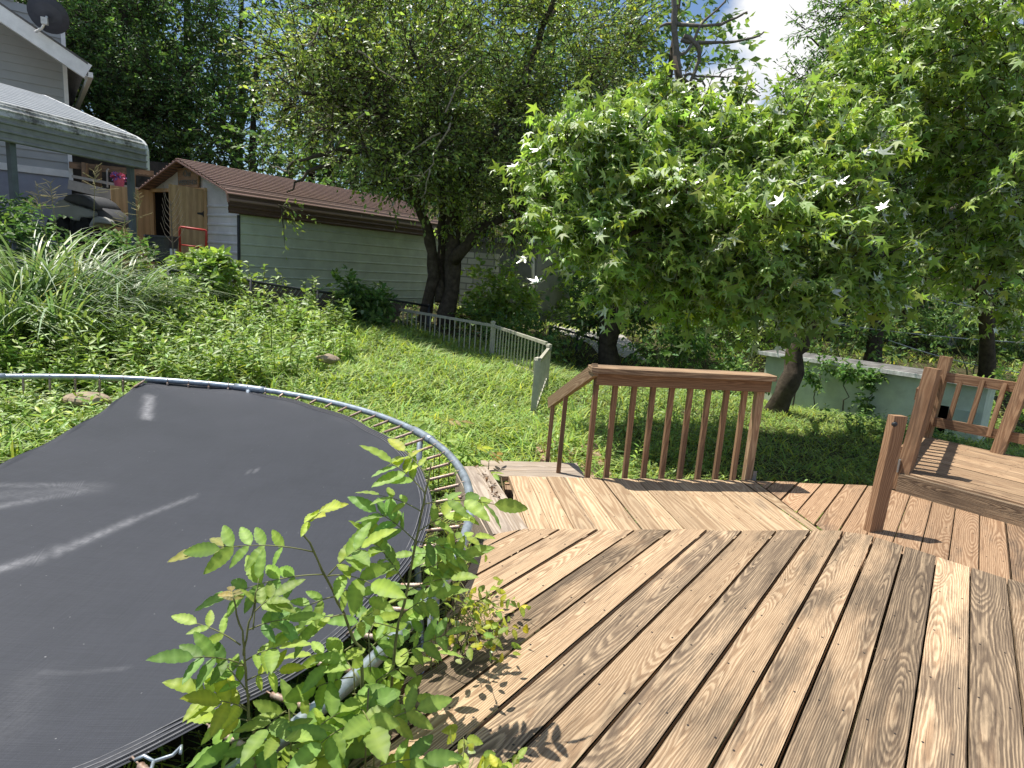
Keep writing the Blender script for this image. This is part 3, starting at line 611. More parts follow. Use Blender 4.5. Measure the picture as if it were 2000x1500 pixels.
# one loose spring hook lying at the near edge
lh = MB(); c = atz(300, 1487, .22); lh.tube([c+[-.04, 0, 0], c+[-.02, 0, .012], c, c+[.03, .02, .0], c+[.045, .03, .015], c+[.05, .015, .01]], .004, 6); lh.tube([c, c+[.01, -.03, 0], c+[.02, -.05, -.01]], .004, 6)
tag(lh.build('loose_spring_hook', METAL, None, smooth=True), 'bent metal spring hook lying loose by the near edge of the trampoline mat', 'hook')
# ------------------------------------------------------------------ shed
def corr(name, c, pitch, axis, amp=.5, rough=.45, metal=0., var=.12, c2=None, spec=.5):
    """painted sheet metal with pressed ribs along one object axis"""
    m = mat(name); t = NT(m); uv = t.n('UVMap'); sp = t.n('SeparateXYZ', {0: uv}); co = t.n('TexCoord')
    x = t.m('FRACT', t.m('DIVIDE', (sp, axis), pitch)); h = t.ramp(x, [(0., 0.), (.06, 1.), (.16, 1.), (.22, 0.), (1., 0.)])
    nz = t.n('TexNoise', {'Vector': (co, 3), 'Scale': 2.2, 'Detail': 8, 'Roughness': .7})
    d = c2 or tuple(q*(1-var) for q in c)
    cr = t.ramp(nz, [(.35, d), (.65, c)])
    p = t.n('BsdfPrincipled', {'Base Color': cr, 'Roughness': rough, 'Metallic': metal, 'Specular IOR Level': spec}); b = t.n('Bump', {'Height': h, 'Strength': amp, 'Distance': .03}); t.t.links.new(b.outputs[0], p.inputs['Normal'])
    t.out(p); return m
def ribbed(mb, p0, u, v, L, H, pitch, depth, nrm_, rw=.22, mi=0):
    """sheet L along u, H along v with raised ribs running along u every pitch of v (real folds)"""
    p0, u, v, q = map(lambda a: np.asarray(a, float), (p0, u, v, nrm_)); ys = [0.]; hs = [0.]; k = 0
    while k*pitch < H:
        for f, h in ((.0, 0), (rw*.3, depth), (rw*.7, depth), (rw, 0)):
            y = (k+f)*pitch
            if 1e-4 < y < H: ys.append(y); hs.append(h)
        k += 1
    ys.append(H); hs.append(0.)
    for i in range(len(ys)-1):
        a, b = p0+v*ys[i]+q*hs[i], p0+v*ys[i+1]+q*hs[i+1]
        mb.face([a, a+u*L, b+u*L, b], [(0, ys[i]), (L, ys[i]), (L, ys[i+1]), (0, ys[i+1])], mi=mi)
WHITE = simple('white_painted_metal', (.80, .81, .80), .45, 0, .1, 3)
GREENW = simple('pale_green_painted_metal', (.55, .60, .52), .5, 0, .12, 2.5)
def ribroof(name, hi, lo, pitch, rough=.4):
    """ribbed sheet; rib shading and groove dirt painted in as dark stripes"""
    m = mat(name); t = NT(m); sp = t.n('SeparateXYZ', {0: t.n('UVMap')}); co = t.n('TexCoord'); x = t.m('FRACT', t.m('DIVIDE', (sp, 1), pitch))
    gv = t.ramp(x, [(0., .1), (.12, 1.), (.42, 1.), (.52, 0.), (.9, 0.), (1., .1)]); nz = t.n('TexNoise', {'Vector': (co, 3), 'Scale': 3., 'Detail': 8, 'Roughness': .7})  # dark grooves painted in, since the folds alone show little shading
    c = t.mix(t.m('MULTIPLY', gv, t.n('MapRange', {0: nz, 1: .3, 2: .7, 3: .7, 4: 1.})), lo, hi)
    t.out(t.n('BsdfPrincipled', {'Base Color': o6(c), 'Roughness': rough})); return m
def stained(name, hi, lo, sx=1.6, amt=.5):
    """painted sheet with dark run-off streaks down the bend"""
    m = mat(name); t = NT(m); uv = t.n('UVMap'); mp_ = t.n('Mapping', {0: uv, 'Scale': (sx, 1.2, 1)}); a = t.n('TexNoise', {'Vector': mp_, 'Scale': 2.4, 'Detail': 7, 'Roughness': .75})
    c = t.mix(t.ramp(a, [(amt-.07, 0.), (amt+.09, 1.)]), hi, lo); t.out(t.n('BsdfPrincipled', {'Base Color': o6(c), 'Roughness': .55})); return m
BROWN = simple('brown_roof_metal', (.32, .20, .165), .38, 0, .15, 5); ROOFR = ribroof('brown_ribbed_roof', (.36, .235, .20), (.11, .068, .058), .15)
BROWN_D = simple('dark_brown_metal_band', (.105, .06, .048), .45, 0, .2, 5)
BLACK = simple('painted_inside_shade', (.012, .011, .010), .9, 0, .2, 3)  # black colour stands in for the shade inside openings
shed = thing('metal_shed', 'long white metal shed with a brown ribbed roof and two open plywood doors', 'shed', (-6.2, 14, .05))
SA = np.array([-6.2, 14., 0]); SU = np.array([math.sin(R_(33.5)), math.cos(R_(33.5)), 0]); SV = np.array([-SU[1], SU[0], 0]); SL, SW = 6.6, 3.75; ZU = np.array([0, 0, 1.])
NS_ = -SV; NF_ = -SU
zb, zt = -.05, 2.02
mb = MB(); ribbed(mb, SA+ZU*zb, SU, ZU, SL, zt-zb, .235, .016, NS_); mb.build('side_wall', GREENW, shed)
mb = MB(); mb.face([SA+SU*SL+ZU*zb, SA+SU*SL+SV*SW+ZU*zb, SA+SU*SL+SV*SW+ZU*2.5, SA+SU*SL+SV*SW/2+ZU*3.15, SA+SU*SL+ZU*2.5]); mb.face([SA+SV*SW+ZU*zb, SA+SV*SW+ZU*2.4, SA+SV*SW+SU*SL+ZU*2.4, SA+SV*SW+SU*SL+ZU*zb]); mb.build('back_wall', GREENW, shed)
# front wall: ribbed sheet round the door opening
def along(px):      # distance along the front wall seen at this column
    k = ray(px, 450); k = k[0]/k[1]; return (k*SA[1]-SA[0])/(SV[0]-k*SV[1])
d0, d1, dz = along(403), along(303), 2.50
mb = MB(); ribbed(mb, SA+ZU*zb, SV, ZU, d0, 2.30-zb, .2, .022, NF_, rw=.35)
ribbed(mb, SA+SV*d1+ZU*zb, SV, ZU, SW-d1, 2.30-zb, .2, .022, NF_, rw=.35)
def gw(z_): return max(0., .25+(z_-2.60)/.57*(SW/2-.25)) if z_ > 2.6 else max(0., (z_-2.5)/.1*.29-.04)
for a0, a1 in ((0., d0), (d1, SW)): mb.face([SA+SV*a0+ZU*2.28, SA+SV*a1+ZU*2.28, SA+SV*a1+ZU*dz+NF_*.008, SA+SV*a0+ZU*dz+NF_*.008])
y = dz
while y < 3.10:
    y2 = min(y+.115, 3.12)
    a, b, c, d = SA+SV*(gw(y)+.02)+ZU*y, SA+SV*(SW-gw(y)-.02)+ZU*y, SA+SV*(SW-gw(y2)-.02)+ZU*y2, SA+SV*(gw(y2)+.02)+ZU*y2
    mb.face([a, b, c+NF_*.012, d+NF_*.012]); y = y2
mb.face([SA+ZU*2.29, SA+SV*d0+ZU*2.29, SA+SV*d0+ZU*2.52, SA+ZU*2.52]) if False else None
mb.build('front_wall', WHITE, shed)
mb = MB(); mb.beam(SA+ZU*zb+NF_*.02-SV*.01, SA+ZU*2.0+NF_*.02-SV*.01, .05, .05, upv=(1, 0, 0)); mb.build('corner_trim', DARKM, shed)
# roof: profile across the shed, ribs along its length
ov0, ov1, ex = .34, .15, .13
prof = [(-ex, 2.02), (-ex, 2.26), (-ex+.025, 2.40), (-ex+.09, 2.50), (.25, 2.60), (SW/2, 3.17), (SW-.25, 2.60), (SW+ex-.09, 2.49), (SW+ex-.02, 2.42), (SW+ex, 2.30), (SW+ex, 2.02)]
mb = MB(); mbb = MB()
for i in range(len(prof)-1):
    (a, za), (b, zb_) = prof[i], prof[i+1]; p, q = SA+SV*a+ZU*za-SU*ov0, SA+SV*b+ZU*zb_-SU*ov0; v = q-p; H = np.linalg.norm(v); v = v/H; n_ = np.cross(SU, v); n_ = n_ if n_[2] > 0 or (abs(n_[2]) < .2 and n_@(-SV if i < 5 else SV) > 0) else -n_
    tgt = mbb if i in (0, 9) else mb
    ribbed(tgt, p, SU, v, SL+ov0+ov1, H, .15 if H > .4 else .12, .03 if H > .4 else .014, n_, rw=.5)
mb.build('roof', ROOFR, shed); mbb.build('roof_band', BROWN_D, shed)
mb = MB()
for i in range(1, len(prof)-2):
    (a, za), (b, zb_) = prof[i], prof[i+1]; mb.beam(SA+SV*a+ZU*(za-.025)-SU*(ov0-.01), SA+SV*b+ZU*(zb_-.025)-SU*(ov0-.01), .03, .04, upv=SU)
mb.build('roof_edge', BROWN, shed)
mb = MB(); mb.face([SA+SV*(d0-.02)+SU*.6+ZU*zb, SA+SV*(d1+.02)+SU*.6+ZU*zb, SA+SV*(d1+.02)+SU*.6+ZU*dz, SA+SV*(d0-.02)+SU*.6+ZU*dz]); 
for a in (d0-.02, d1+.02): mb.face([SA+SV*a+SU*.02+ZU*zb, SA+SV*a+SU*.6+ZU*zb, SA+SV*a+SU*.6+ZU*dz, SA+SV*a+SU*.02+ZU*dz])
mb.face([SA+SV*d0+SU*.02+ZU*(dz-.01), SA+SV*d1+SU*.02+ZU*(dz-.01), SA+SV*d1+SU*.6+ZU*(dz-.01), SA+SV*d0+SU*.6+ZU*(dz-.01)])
mb.build('inside_shade_sheet', BLACK, shed)  # black sheets lining the doorway, painted for the shade within
mb = MB()
for a in (d0-.03, d1+.03): mb.beam(SA+SV*a+ZU*zb+NF_*.03, SA+SV*a+ZU*dz+NF_*.03, .09, .08, upv=(0, 1, 0))
mb.beam(SA+SV*(d0-.07)+ZU*(dz+.04)+NF_*.03, SA+SV*(d1+.07)+ZU*(dz+.04)+NF_*.03, .08, .08); mb.build('door_frame', MW['ply'], shed)
def shed_door(a, ang, w_, hinge_side):
    h = SA+SV*a+NF_*.08; dirv = nrm(SV*math.cos(R_(ang))+NF_*math.sin(R_(ang))); mb = MB(); n_ = np.cross(dirv, ZU)
    mb.beam(h+ZU*(zb+.1), h+ZU*(dz+.06), .028, .0001+w_*2, upv=dirv) if False else mb.hexa([h+ZU*.12, h+dirv*w_+ZU*.12, h+dirv*w_+n_*.028+ZU*.12, h+n_*.028+ZU*.12, h+ZU*(dz+.04), h+dirv*w_+ZU*(dz+.04), h+dirv*w_+n_*.028+ZU*(dz+.04), h+n_*.028+ZU*(dz+.04)], (h, ZU, dirv, n_))
    d = mb.build('door', MW['ply'], shed); return d, h, dirv, n_
dA, hA, vA, nA = shed_door(d0-.04, 100, .85, 1); 
dB, hB, vB, nB = shed_door(d1+.04, 84, .85, -1)
for z_ in (.55, 2.0):
    mb = MB(); 
    for s_ in (0, 1):
        o = hA+ZU*z_+(nA*.034 if s_ else -nA*.006); mb.prism([o-ZU*.07, o+vA*.04-ZU*.03, o+vA*.16-ZU*.02, o+vA*.18, o+vA*.16+ZU*.02, o+vA*.04+ZU*.03, o+ZU*.07], nA*.006)
    mb.build('hinge', DARKM, dA)
mb = MB(); pb = SA+SV*(SW/2+.42)+NF_*.06+ZU*2.58; mb.hexa([pb, pb-SV*.86, pb-SV*.86+NF_*.03, pb+NF_*.03, pb+ZU*.44, pb-SV*.86+ZU*.44, pb-SV*.86+ZU*.44+NF_*.03, pb+ZU*.44+NF_*.03], (pb, SV, ZU, NF_)); sg = mb.build('sign_board', MW['cap'], shed)
PAINT = simple('faded_sign_paint', (.20, .22, .19), .8, 0, .3, 30)
def text(s_, size, o, xd, zd, m, parent):
    cu = bpy.data.curves.new('lettering', 'FONT'); cu.body = s_; cu.size = size; cu.extrude = .004; cu.align_x = 'CENTER'; ob = bpy.data.objects.new('lettering', cu); col.objects.link(ob); cu.materials.append(m)
    n_ = np.cross(xd, zd); mm = Matrix.Identity(4)
    for i in range(3): mm[i][0], mm[i][1], mm[i][2], mm[i][3] = xd[i], zd[i], n_[i], o[i]
    ob.matrix_world = mm; bpy.context.view_layer.update(); me = bpy.data.meshes.new_from_object(ob.evaluated_get(bpy.context.evaluated_depsgraph_get())); me.transform(mm); bpy.data.objects.remove(ob)
    o2 = bpy.data.objects.new('lettering', me); col.objects.link(o2); me.materials.clear(); me.materials.append(m); attach(o2, parent); return o2
so_ = pb-SV*.43+NF_*.04
text('Our', .2, so_+ZU*.25, -SV, ZU, PAINT, sg); tx = text('WEEKENDS', .15, so_+ZU*.07, -SV, ZU, PAINT, sg)
# ------------------------------------------------------------------ carport
CMET = simple('weathered_grey_metal', (.46, .48, .48), .5, 0, .2, 6, c2=(.25, .25, .24)); CFAS = simple('grey_painted_fascia', (.255, .265, .265), .5, 0, .18, 5); CPOST = simple('slate_painted_post', (.135, .16, .175), .5, 0, .15, 6)
cpo = thing('carport', 'grey metal carport with a ribbed streaked roof on slate posts', 'carport', (-7.6, 13, .9))
CA = np.array([-7.6, 13., 0]); CU = -nrm(np.array([-8.34, 10.3, 0])-np.array([-7.6, 13, 0])); CU = -CU; CV = np.array([CU[1], -CU[0], 0]); CV = CV if CV[0] < 0 else -CV; CL = 9.
mb = MB()
prof2 = [(0, 2.70), (0, 3.06), (.03, 3.16), (.10, 3.24), (.26, 3.32), (2.6, 4.1), (5., 3.32)]
ribb = MB(); fas = MB()
for i in range(len(prof2)-1):
    (a, za), (b, zb_) = prof2[i], prof2[i+1]; p, q = CA+CV*a+ZU*za, CA+CV*b+ZU*zb_; v = q-p; H = np.linalg.norm(v); v = v/H; n_ = np.cross(v, CU); n_ = n_ if (n_[2] > .05 or (abs(n_[2]) <= .05 and n_@CV < 0)) else -n_
    ribbed(fas if i == 0 else ribb, p, CU, v, CL, H, .21 if H > .5 else .13, .025, n_, rw=.4, mi=0 if (i > 3) else (1 if i else 0))
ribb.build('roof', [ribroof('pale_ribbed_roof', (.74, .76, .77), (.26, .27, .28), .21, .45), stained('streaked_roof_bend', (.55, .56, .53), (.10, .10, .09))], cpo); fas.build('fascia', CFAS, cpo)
mb = MB(); 
for i in range(len(prof2)-1):
    (a, za), (b, zb_) = prof2[i], prof2[i+1]; mb.beam(CA+CV*a+ZU*za-CU*.012, CA+CV*b+ZU*zb_-CU*.012, .05, .06, upv=CU)
mb.build('roof_edge', WHITE, cpo)
for k, (t, s_) in enumerate(((.28, .12), (2.55, .12), (5.2, .12), (.3, 4.8), (3.2, 4.8))):
    b = CA+CU*t+CV*s_; z0 = float(gz(b[0], b[1]))-.1; mb = MB(); mb.beam((b[0], b[1], z0), (b[0], b[1], 2.85 if s_ < 1 else 3.3), .095, .095, upv=CU); mb.build('post', CPOST, cpo)
mb = MB(); mb.beam(CA+CU*.05+CV*.12+ZU*2.80, CA+CU*8.8+CV*.12+ZU*2.80, .08, .1); mb.build('eave_beam', CPOST, cpo)
# ------------------------------------------------------------------ house
SIDING = simple('grey_vinyl_siding', (.40, .41, .40), .55, 0, .06, 2); TRIMW = simple('white_trim', (.84, .84, .82), .5, 0, .1, 4); BLUEG = simple('blue_grey_render', (.30, .32, .40), .8, 0, .12, 2.5); SHING = simple('grey_roof_shingle', (.13, .125, .12), .85, 0, .3, 20, bump=.4)
hs = thing('house', 'two storey house with pale grey siding over a blue grey lower wall', 'house', (-12, 16, 1))
HC = at(131, 215, 17.)*np.array([1, 1, 0]); HU = np.array([-math.sin(R_(52)), -math.cos(R_(52)), 0]); HW = np.array([-HU[1], HU[0], 0]); HW = HW if HW[1] > 0 else -HW; HN = -HW
zC = lambda px, py, Y: at(px, py, Y)[2]
zEv = zC(128, 62, 17.); zBand = zC(135, 345, 17.)
hb = zBand; L1, W1 = 7., 8.
mb = MB(); z = hb+.14; rise = .55
def wall_span(z_): 
    t = max(0, (z_-zEv)/rise); return t, 2*4.2-t
while z < zEv+2.6:
    t0, t1 = wall_span(z+.1); a, b = HC+HU*t0+ZU*z, HC+HU*min(t1, L1+1)+ZU*z
    if t1 <= t0: break
    mb.face([a+HN*.026, b+HN*.026, b+ZU*.2, a+ZU*.2]); mb.face([a, b, b+HN*.026, a+HN*.026]); z += .2
z = hb+.14
while z < zEv+.1:
    a, b = HC+ZU*z, HC+HW*W1+ZU*z; o = -HU*.016; mb.face([a+o, a+ZU*.125, b+ZU*.125, b+o]); z += .125
mb.build('siding_wall', SIDING, hs)
mb = MB(); gz0 = .2
mb.hexa([HC+ZU*gz0, HC+HU*9+ZU*gz0, HC+HU*9+HW*W1+ZU*gz0, HC+HW*W1+ZU*gz0, HC+ZU*hb, HC+HU*9+ZU*hb, HC+HU*9+HW*W1+ZU*hb, HC+HW*W1+ZU*hb]); mb.build('lower_wall', BLUEG, hs)
mb = MB(); mb.beam(HC+HN*.02+ZU*(hb+.06)-HU*.02, HC+HU*9+HN*.02+ZU*(hb+.06), .05, .17); mb.build('band_board', TRIMW, hs)
mb = MB(); mb.beam(HC+HN*.02-HU*.0+ZU*(hb-.25), HC+HN*.02+ZU*(zEv+.05), .13, .09, upv=HU); mb.build('corner_board', TRIMW, hs)
ov = .42; rk0 = at(172, 140, 16.2); up_ = nrm(HU*1.0+ZU*rise)
q0 = rk0.copy()
mb = MB(); mb.beam(q0, q0+up_*5.2, .035, .36, upv=np.cross(up_, HN)); mb.build('rake_board', TRIMW, hs)
mb = MB(); a = q0+ZU*.16; mb.hexa([a+HN*.03, a+up_*5.2+HN*.03, a+up_*5.2+HW*9, a+HW*9, a+HN*.03+ZU*.05, a+up_*5.2+HN*.03+ZU*.05, a+up_*5.2+HW*9+ZU*.05, a+HW*9+ZU*.05]); mb.build('roof', SHING, hs)
mb = MB(); a = q0-ZU*.13-HN*.02; mb.hexa([a, a+up_*5.1, a+up_*5.1+HW*(ov-.02), a+HW*(ov-.02), a+ZU*.02, a+up_*5.1+ZU*.02, a+up_*5.1+HW*(ov-.02)+ZU*.02, a+HW*(ov-.02)+ZU*.02]); mb.build('soffit', TRIMW, hs)
mb = MB(); a = q0-ZU*.06; mb.beam(a-HU*.05, a-HU*.05+HW*9, .1, .12); mb.build('gutter', TRIMW, hs)
dish = thing('satellite_dish', 'dark round satellite dish on a bent pale arm above the roof edge', 'dish', at(82, 50, 15.4))
dc = at(92, 32, 15.2); dn = nrm(np.array([-.25, .75, .55])); mb = MB(); mb.lathe(dc-dn*.0, [(0.0, .0), (.15, .012), (.28, .045), (.40, .10), (.405, .105), (.40, .108), (.28, .055), (.15, .022), (0, .012)], 24, axis=dn); mb.build('reflector', simple('dark_grey_dish', (.05, .055, .075), .5, 0, .1, 4), dish, smooth=True)
mb = MB(); f_ = at(70, 62, 15.5); mb.tube([f_, at(82, 55, 15.3), at(87, 45, 15.1), dc-dn*.02], .028, 8); mb.build('arm', TRIMW, dish, smooth=True)
mb = MB(); mb.box(at(87, 41, 15.05), (.12, .1, .14), rz=.4); mb.build('receiver', simple('pale_plastic', (.55, .55, .53), .5), dish)
# porch platform behind the carport
po = thing('raised_porch', 'shaded timber porch with pale beam and handrail beyond the carport', 'porch', (-9.8, 15.5, 1))
pw = simple('pale_weathered_beam', (.46, .44, .40), .75, 0, .2, 6)
def bm(nm, a, b, w_, h, m): mb = MB(); mb.beam(a, b, w_, h); return mb.build(nm, m, po)
bm('floor_beam', at(133, 360, 16.5), at(300, 400, 17.5), .08, .24, pw); bm('handrail', at(140, 344, 16.5), at(300, 375, 17.5), .06, .07, pw); bm('roof_beam', at(135, 322, 16.8), at(300, 340, 18.), .1, .16, MW['deckC'])
for x, y0, y1 in ((166, 322, 368), (192, 325, 372), (258, 335, 400)): mb = MB(); mb.beam(at(x, y1, 16.9), at(x, y0-4, 16.9), .11, .11, upv=(1, 0, 0)); mb.build('post', MW['deckC'], po)
mb = MB(); mb.tube([at(210, 366, 16.4), at(209, 333, 16.4), at(212, 330, 16.4)], .02, 6); mb.build('rail_pipe', pw, po)
mb = MB(); mb.hexa([at(128, 470, 18.5), at(330, 500, 19.5), at(330, 500, 23), at(128, 470, 22), at(128, 300, 18.5), at(330, 318, 19.5), at(330, 318, 23), at(128, 300, 22)]); mb.build('porch_shade_block', simple('painted_porch_shade', (.05, .045, .04), .9, 0, .4, 5), po)  # dark block behind the porch, colour painted for the shade in its openings
fp_ = thing('flower_pot', 'pink and purple flowers in a pot on the shaded porch rail', 'flower pot', at(232, 366, 16.2))
mb = MB(); c = at(233, 366, 16.2); mb.lathe(c, [(.07, 0), (.10, .02), (.13, .2), (.135, .22), (.11, .21), (0, .19)], 14); mb.build('pot', simple('pink_plastic_pot', (.55, .12, .22), .5), fp_, smooth=True)
pt = nrm(rng.normal(size=(160, 3)))*rng.random((160, 1))**.3*np.array([.15, .15, .07])+c+[0, 0, .25]; v_, t_, c_ = inst(*MED, pt, rng.normal(size=(160, 3)), rng.normal(size=(160, 3)), .1, np.where(rng.random((160, 1)) < .6, [[1, .2, .35]], [[.35, .2, .7]])*np.ones((160, 3))); mesh_np('blossom', v_, t_, leafmat('petal', (.6, .6, .6), (.2, .2, .2)), fp_, c_)
# riding mower under the carport
mo = thing('riding_mower', 'pale grey riding mower with a dark seat half hidden by weeds under the carport', 'mower', at(160, 440, 13.6))
def traced(nm, pts, Y, th, m, bev=.05, parent=mo):
    P = [at(x, y, Y) for x, y in pts]; mb = MB(); mb.prism(P, (0.16*th, th, 0)); o = mb.build(nm, m, parent)
    me = o.data; import bmesh; b = bmesh.new(); b.from_mesh(me); bmesh.ops.remove_doubles(b, verts=b.verts, dist=1e-4); bmesh.ops.recalc_face_normals(b, faces=b.faces); b.to_mesh(me); b.free()
    md = o.modifiers.new('b', 'BEVEL'); md.width = bev; md.segments = 4; md.limit_method = 'ANGLE'; md.angle_limit = R_(40)
    me.polygons.foreach_set('use_smooth', [True]*len(me.polygons)); return o
MG = simple('pale_grey_plastic', (.40, .40, .37), .4, 0, .1, 4); MD = simple('dark_grey_vinyl', (.075, .075, .08), .5, 0, .2, 5)
traced('fender', [(92, 432), (100, 410), (112, 390), (124, 388), (140, 398), (160, 404), (183, 412), (182, 424), (172, 426), (155, 424), (152, 432), (140, 430), (130, 424), (118, 424), (108, 430), (100, 436)], 13.2, .75, MG, .05)
traced('seat', [(118, 390), (128, 380), (145, 377), (162, 381), (176, 390), (186, 402), (187, 412), (170, 405), (150, 401), (136, 397)], 13.15, .7, MD, .06)
traced('hood', [(180, 425), (192, 422), (208, 430), (212, 438), (196, 436), (184, 436), (176, 445), (172, 440)], 13.1, .6, MG, .03)
traced('engine_cover', [(186, 408), (196, 404), (212, 416), (228, 430), (232, 444), (214, 440), (206, 430), (190, 422)], 13.3, .5, MD, .03)
for x, y, r in ((119, 446, .26), (165, 446, .28)):
    mb = MB(); c = at(x, y, 13.35); mb.lathe(c, [(0, -.09), (r*.55, -.09), (r*.6, -.11), (r*.92, -.12), (r, -.08), (r, .08), (r*.92, .12), (0, .1)], 20, axis=(.16, 1, 0)); mb.build('wheel', simple('black_tyre', (.02, .02, .021), .8), mo, smooth=True)
# things at the shed door
bn = thing('dark_tub', 'black plastic tub standing in front of the open shed door', 'tub', at(318, 520, 13.2)); c = at(318, 512, 13.2); mb = MB(); mb.lathe(c, [(0, 0), (.24, 0), (.31, .50), (.335, .50), (.335, .54), (.29, .54), (.25, .1), (0, .08)], 20); mb.build('tub', MD, bn, smooth=True)
ht = thing('red_hand_truck', 'red tubular hand truck leaning on the open plywood door', 'hand truck', at(376, 510, 13.1)); RED = simple('red_paint', (.50, .04, .03), .45, 0, .2, 8)
mb = MB(); a, b, c, d = at(352, 520, 13.05), at(351, 443, 13.0), at(403, 450, 13.15), at(402, 525, 13.2); mb.tube([a, b+[0, 0, -.02], b+[.02, 0, 0], c-[.02, 0, 0], c-[0, 0, .02], d], .022, 8); mb.build('frame', RED, ht, smooth=True)
for f in (.45, .8): mb = MB(); mb.tube([b+(a-b)*f, c+(d-c)*f], .014, 8); mb.build('crossbar', RED, ht, smooth=True)
bx = thing('white_box', 'white panel propped between the tub and the hand truck', 'box', at(338, 515, 13.1)); mb = MB(); mb.box(at(339, 508, 13.1), (.10, .14, .46), rz=.3); mb.build('panel', TRIMW, bx)
ds = thing('dead_weed_stalk', 'bare pale branching weed stalk in front of the dark shed doorway', 'dead plant', at(340, 530, 12.4)); mb = MB(); p0, p1 = at(341, 535, 12.4), at(333, 392, 12.4); mb.tube([p0, at(336, 460, 12.4), p1], [.014, .012, .006], 6)
for k in range(7):
    t = .42+k*.085; b = p0+(p1-p0)*t; l = .30-.02*k
    for s_ in (-1, 1): mb.tube([b, b+[s_*l*.5, 0, .16], b+[s_*l*(.8+.1*random.random()), .05, .38]], [.006, .0045, .003], 5)
mb.build('stalk', simple('dead_stalk', (.20, .165, .12), .9), ds)
# ------------------------------------------------------------------ fences
def chain_fence(name, label, top_px, h, posts, m=DARKM, slats=None, sm=None):
    P = [at(*q) for q in top_px]; root = thing(name, label, 'fence', P[0]-[0, 0, h])
    mb = MB(); mb.tube(P, .024, 8); mb.build('top_rail', m, root, smooth=True)
    d = np.r_[0, np.cumsum([np.linalg.norm(b-a) for a, b in zip(P[:-1], P[1:])])]; PA = np.array(P)
    f = lambda t: np.array([np.interp(t, d, PA[:, i]) for i in range(3)])
    for t in np.linspace(0, d[-1], posts):
        mb = MB(); p = f(t); mb.tube([p-[0, 0, h+.3], p+[0, 0, .04]], .03, 8); mb.build('post', m, root, smooth=True)
    V, T = [], []; n = 0
    for s_ in (1, -1):
        for t in np.arange(-h, d[-1]+h, .075):
            t0, t1 = (t, t+h*.8) if s_ == 1 else (t+h*.8, t); z0, z1 = 0., 1.
            a_, b_ = t0, t1
            lo, hi = min(max(a_, 0), d[-1]), min(max(b_, 0), d[-1])
            if lo == hi: continue
            za, zb2 = (lo-t0)/(t1-t0), (hi-t0)/(t1-t0); p, q = f(lo)-[0, 0, h*(1-za)], f(hi)-[0, 0, h*(1-zb2)]
            w_ = np.array([0, 0, .0032]); V += [p-w_, q-w_, q+w_, p+w_]; T += [(n, n+1, n+2, n+3)]; n += 4
    mesh_np('wire_mesh', V, T, m, root)
    for (a, b, k) in slats or []:
        for t in np.linspace(a, b, k):
            t0 = t*d[-1]; p = f(min(t0, d[-1]))+[0, 0, -.02]; q = f(max(t0-h*.62, 0))-[0, 0, h*.85]; mb = MB(); mb.beam(p, q, .012, .052, upv=(0, 1, 0) if False else np.cross(q-p, [0.3, -1, 0])); mb.build('slat', sm, root)
    return root
SLAT = simple('dark_weathered_slat', (.11, .085, .07), .85, 0, .35, 8)
chain_fence('chain_link_fence', 'chain link fence with leaning dark slats in front of the long shed', [(330, 527, 10.6), (440, 541, 11.2), (600, 567, 12.4), (760, 585, 13.6), (838, 598, 14.4)], 1.0, 5, DARKM, [(.20, .46, 17), (.53, .88, 26)], SLAT)
chain_fence('chain_link_fence', 'dark wire fence with a thin post by the sunlit gravel drive', [(1075, 638, 15.2), (1105, 645, 15.), (1180, 668, 14.2)], 1.05, 3, DARKM)
CREAM = simple('cream_painted_iron', (.44, .42, .34), .5, 0, .18, 9)
def picket(name, label, a, b, top, n, pa=True, pb=True, rt_=.018):
    """a,b ground points; top: height of the rail"""
    root = thing(name, label, 'fence', a); a, b = np.asarray(a), np.asarray(b)
    ta, tb = a+[0, 0, top[0]], b+[0, 0, top[1]]
    mb = MB(); mb.beam(ta, tb, .045, .05); mb.build('top_rail', CREAM, root)
    mb = MB(); mb.beam(a*.9+ta*.1, b*.9+tb*.1, .035, .035); mb.build('bottom_rail', CREAM, root)
    for k in range(1, n): t = k/n; mb = MB(); p, q = a+(b-a)*t, ta+(tb-ta)*t; mb.beam(p-[0, 0, .15], q, .022, .022, upv=(0, 1, 0)); mb.build('picket', CREAM, root)
    for on, p, q in ((pa, a, ta), (pb, b, tb)):
        if on: mb = MB(); mb.beam(p-[0, 0, .3], q+[.005, 0, .05], .075, .075, upv=(0, 1, 0)); mb.lathe(q+[.005, 0, .05], [(.053, 0), (.045, .03), (0, .045)], 4); mb.build('post', CREAM, root)
    return root
f0, f1, f2 = at(745, 650, 14.2), at(958, 702, 12.), at(1062, 742, 10.0)
t0, t1, t2 = at(752, 599, 14.2)[2]-f0[2], at(965, 636, 12.)[2]-f1[2], at(1082, 672, 10.0)[2]-f2[2]
picket('picket_fence', 'longer cream metal picket fence panel by the dark bushes under the forked tree', f0, f1, (t0, t1), 23)
picket('picket_fence', 'shorter cream picket fence panel sloping down to the open gate', f1, f2, (t1, t2), 17, pa=False, pb=False)
ga, gb = at(1040, 822, 8.), at(1066, 745, 9.6)
picket('picket_gate', 'narrow cream metal gate seen almost edge on with a leaning post', ga, gb, (at(1066, 712, 8.)[2]-ga[2], at(1093, 684, 9.6)[2]-gb[2]), 9)
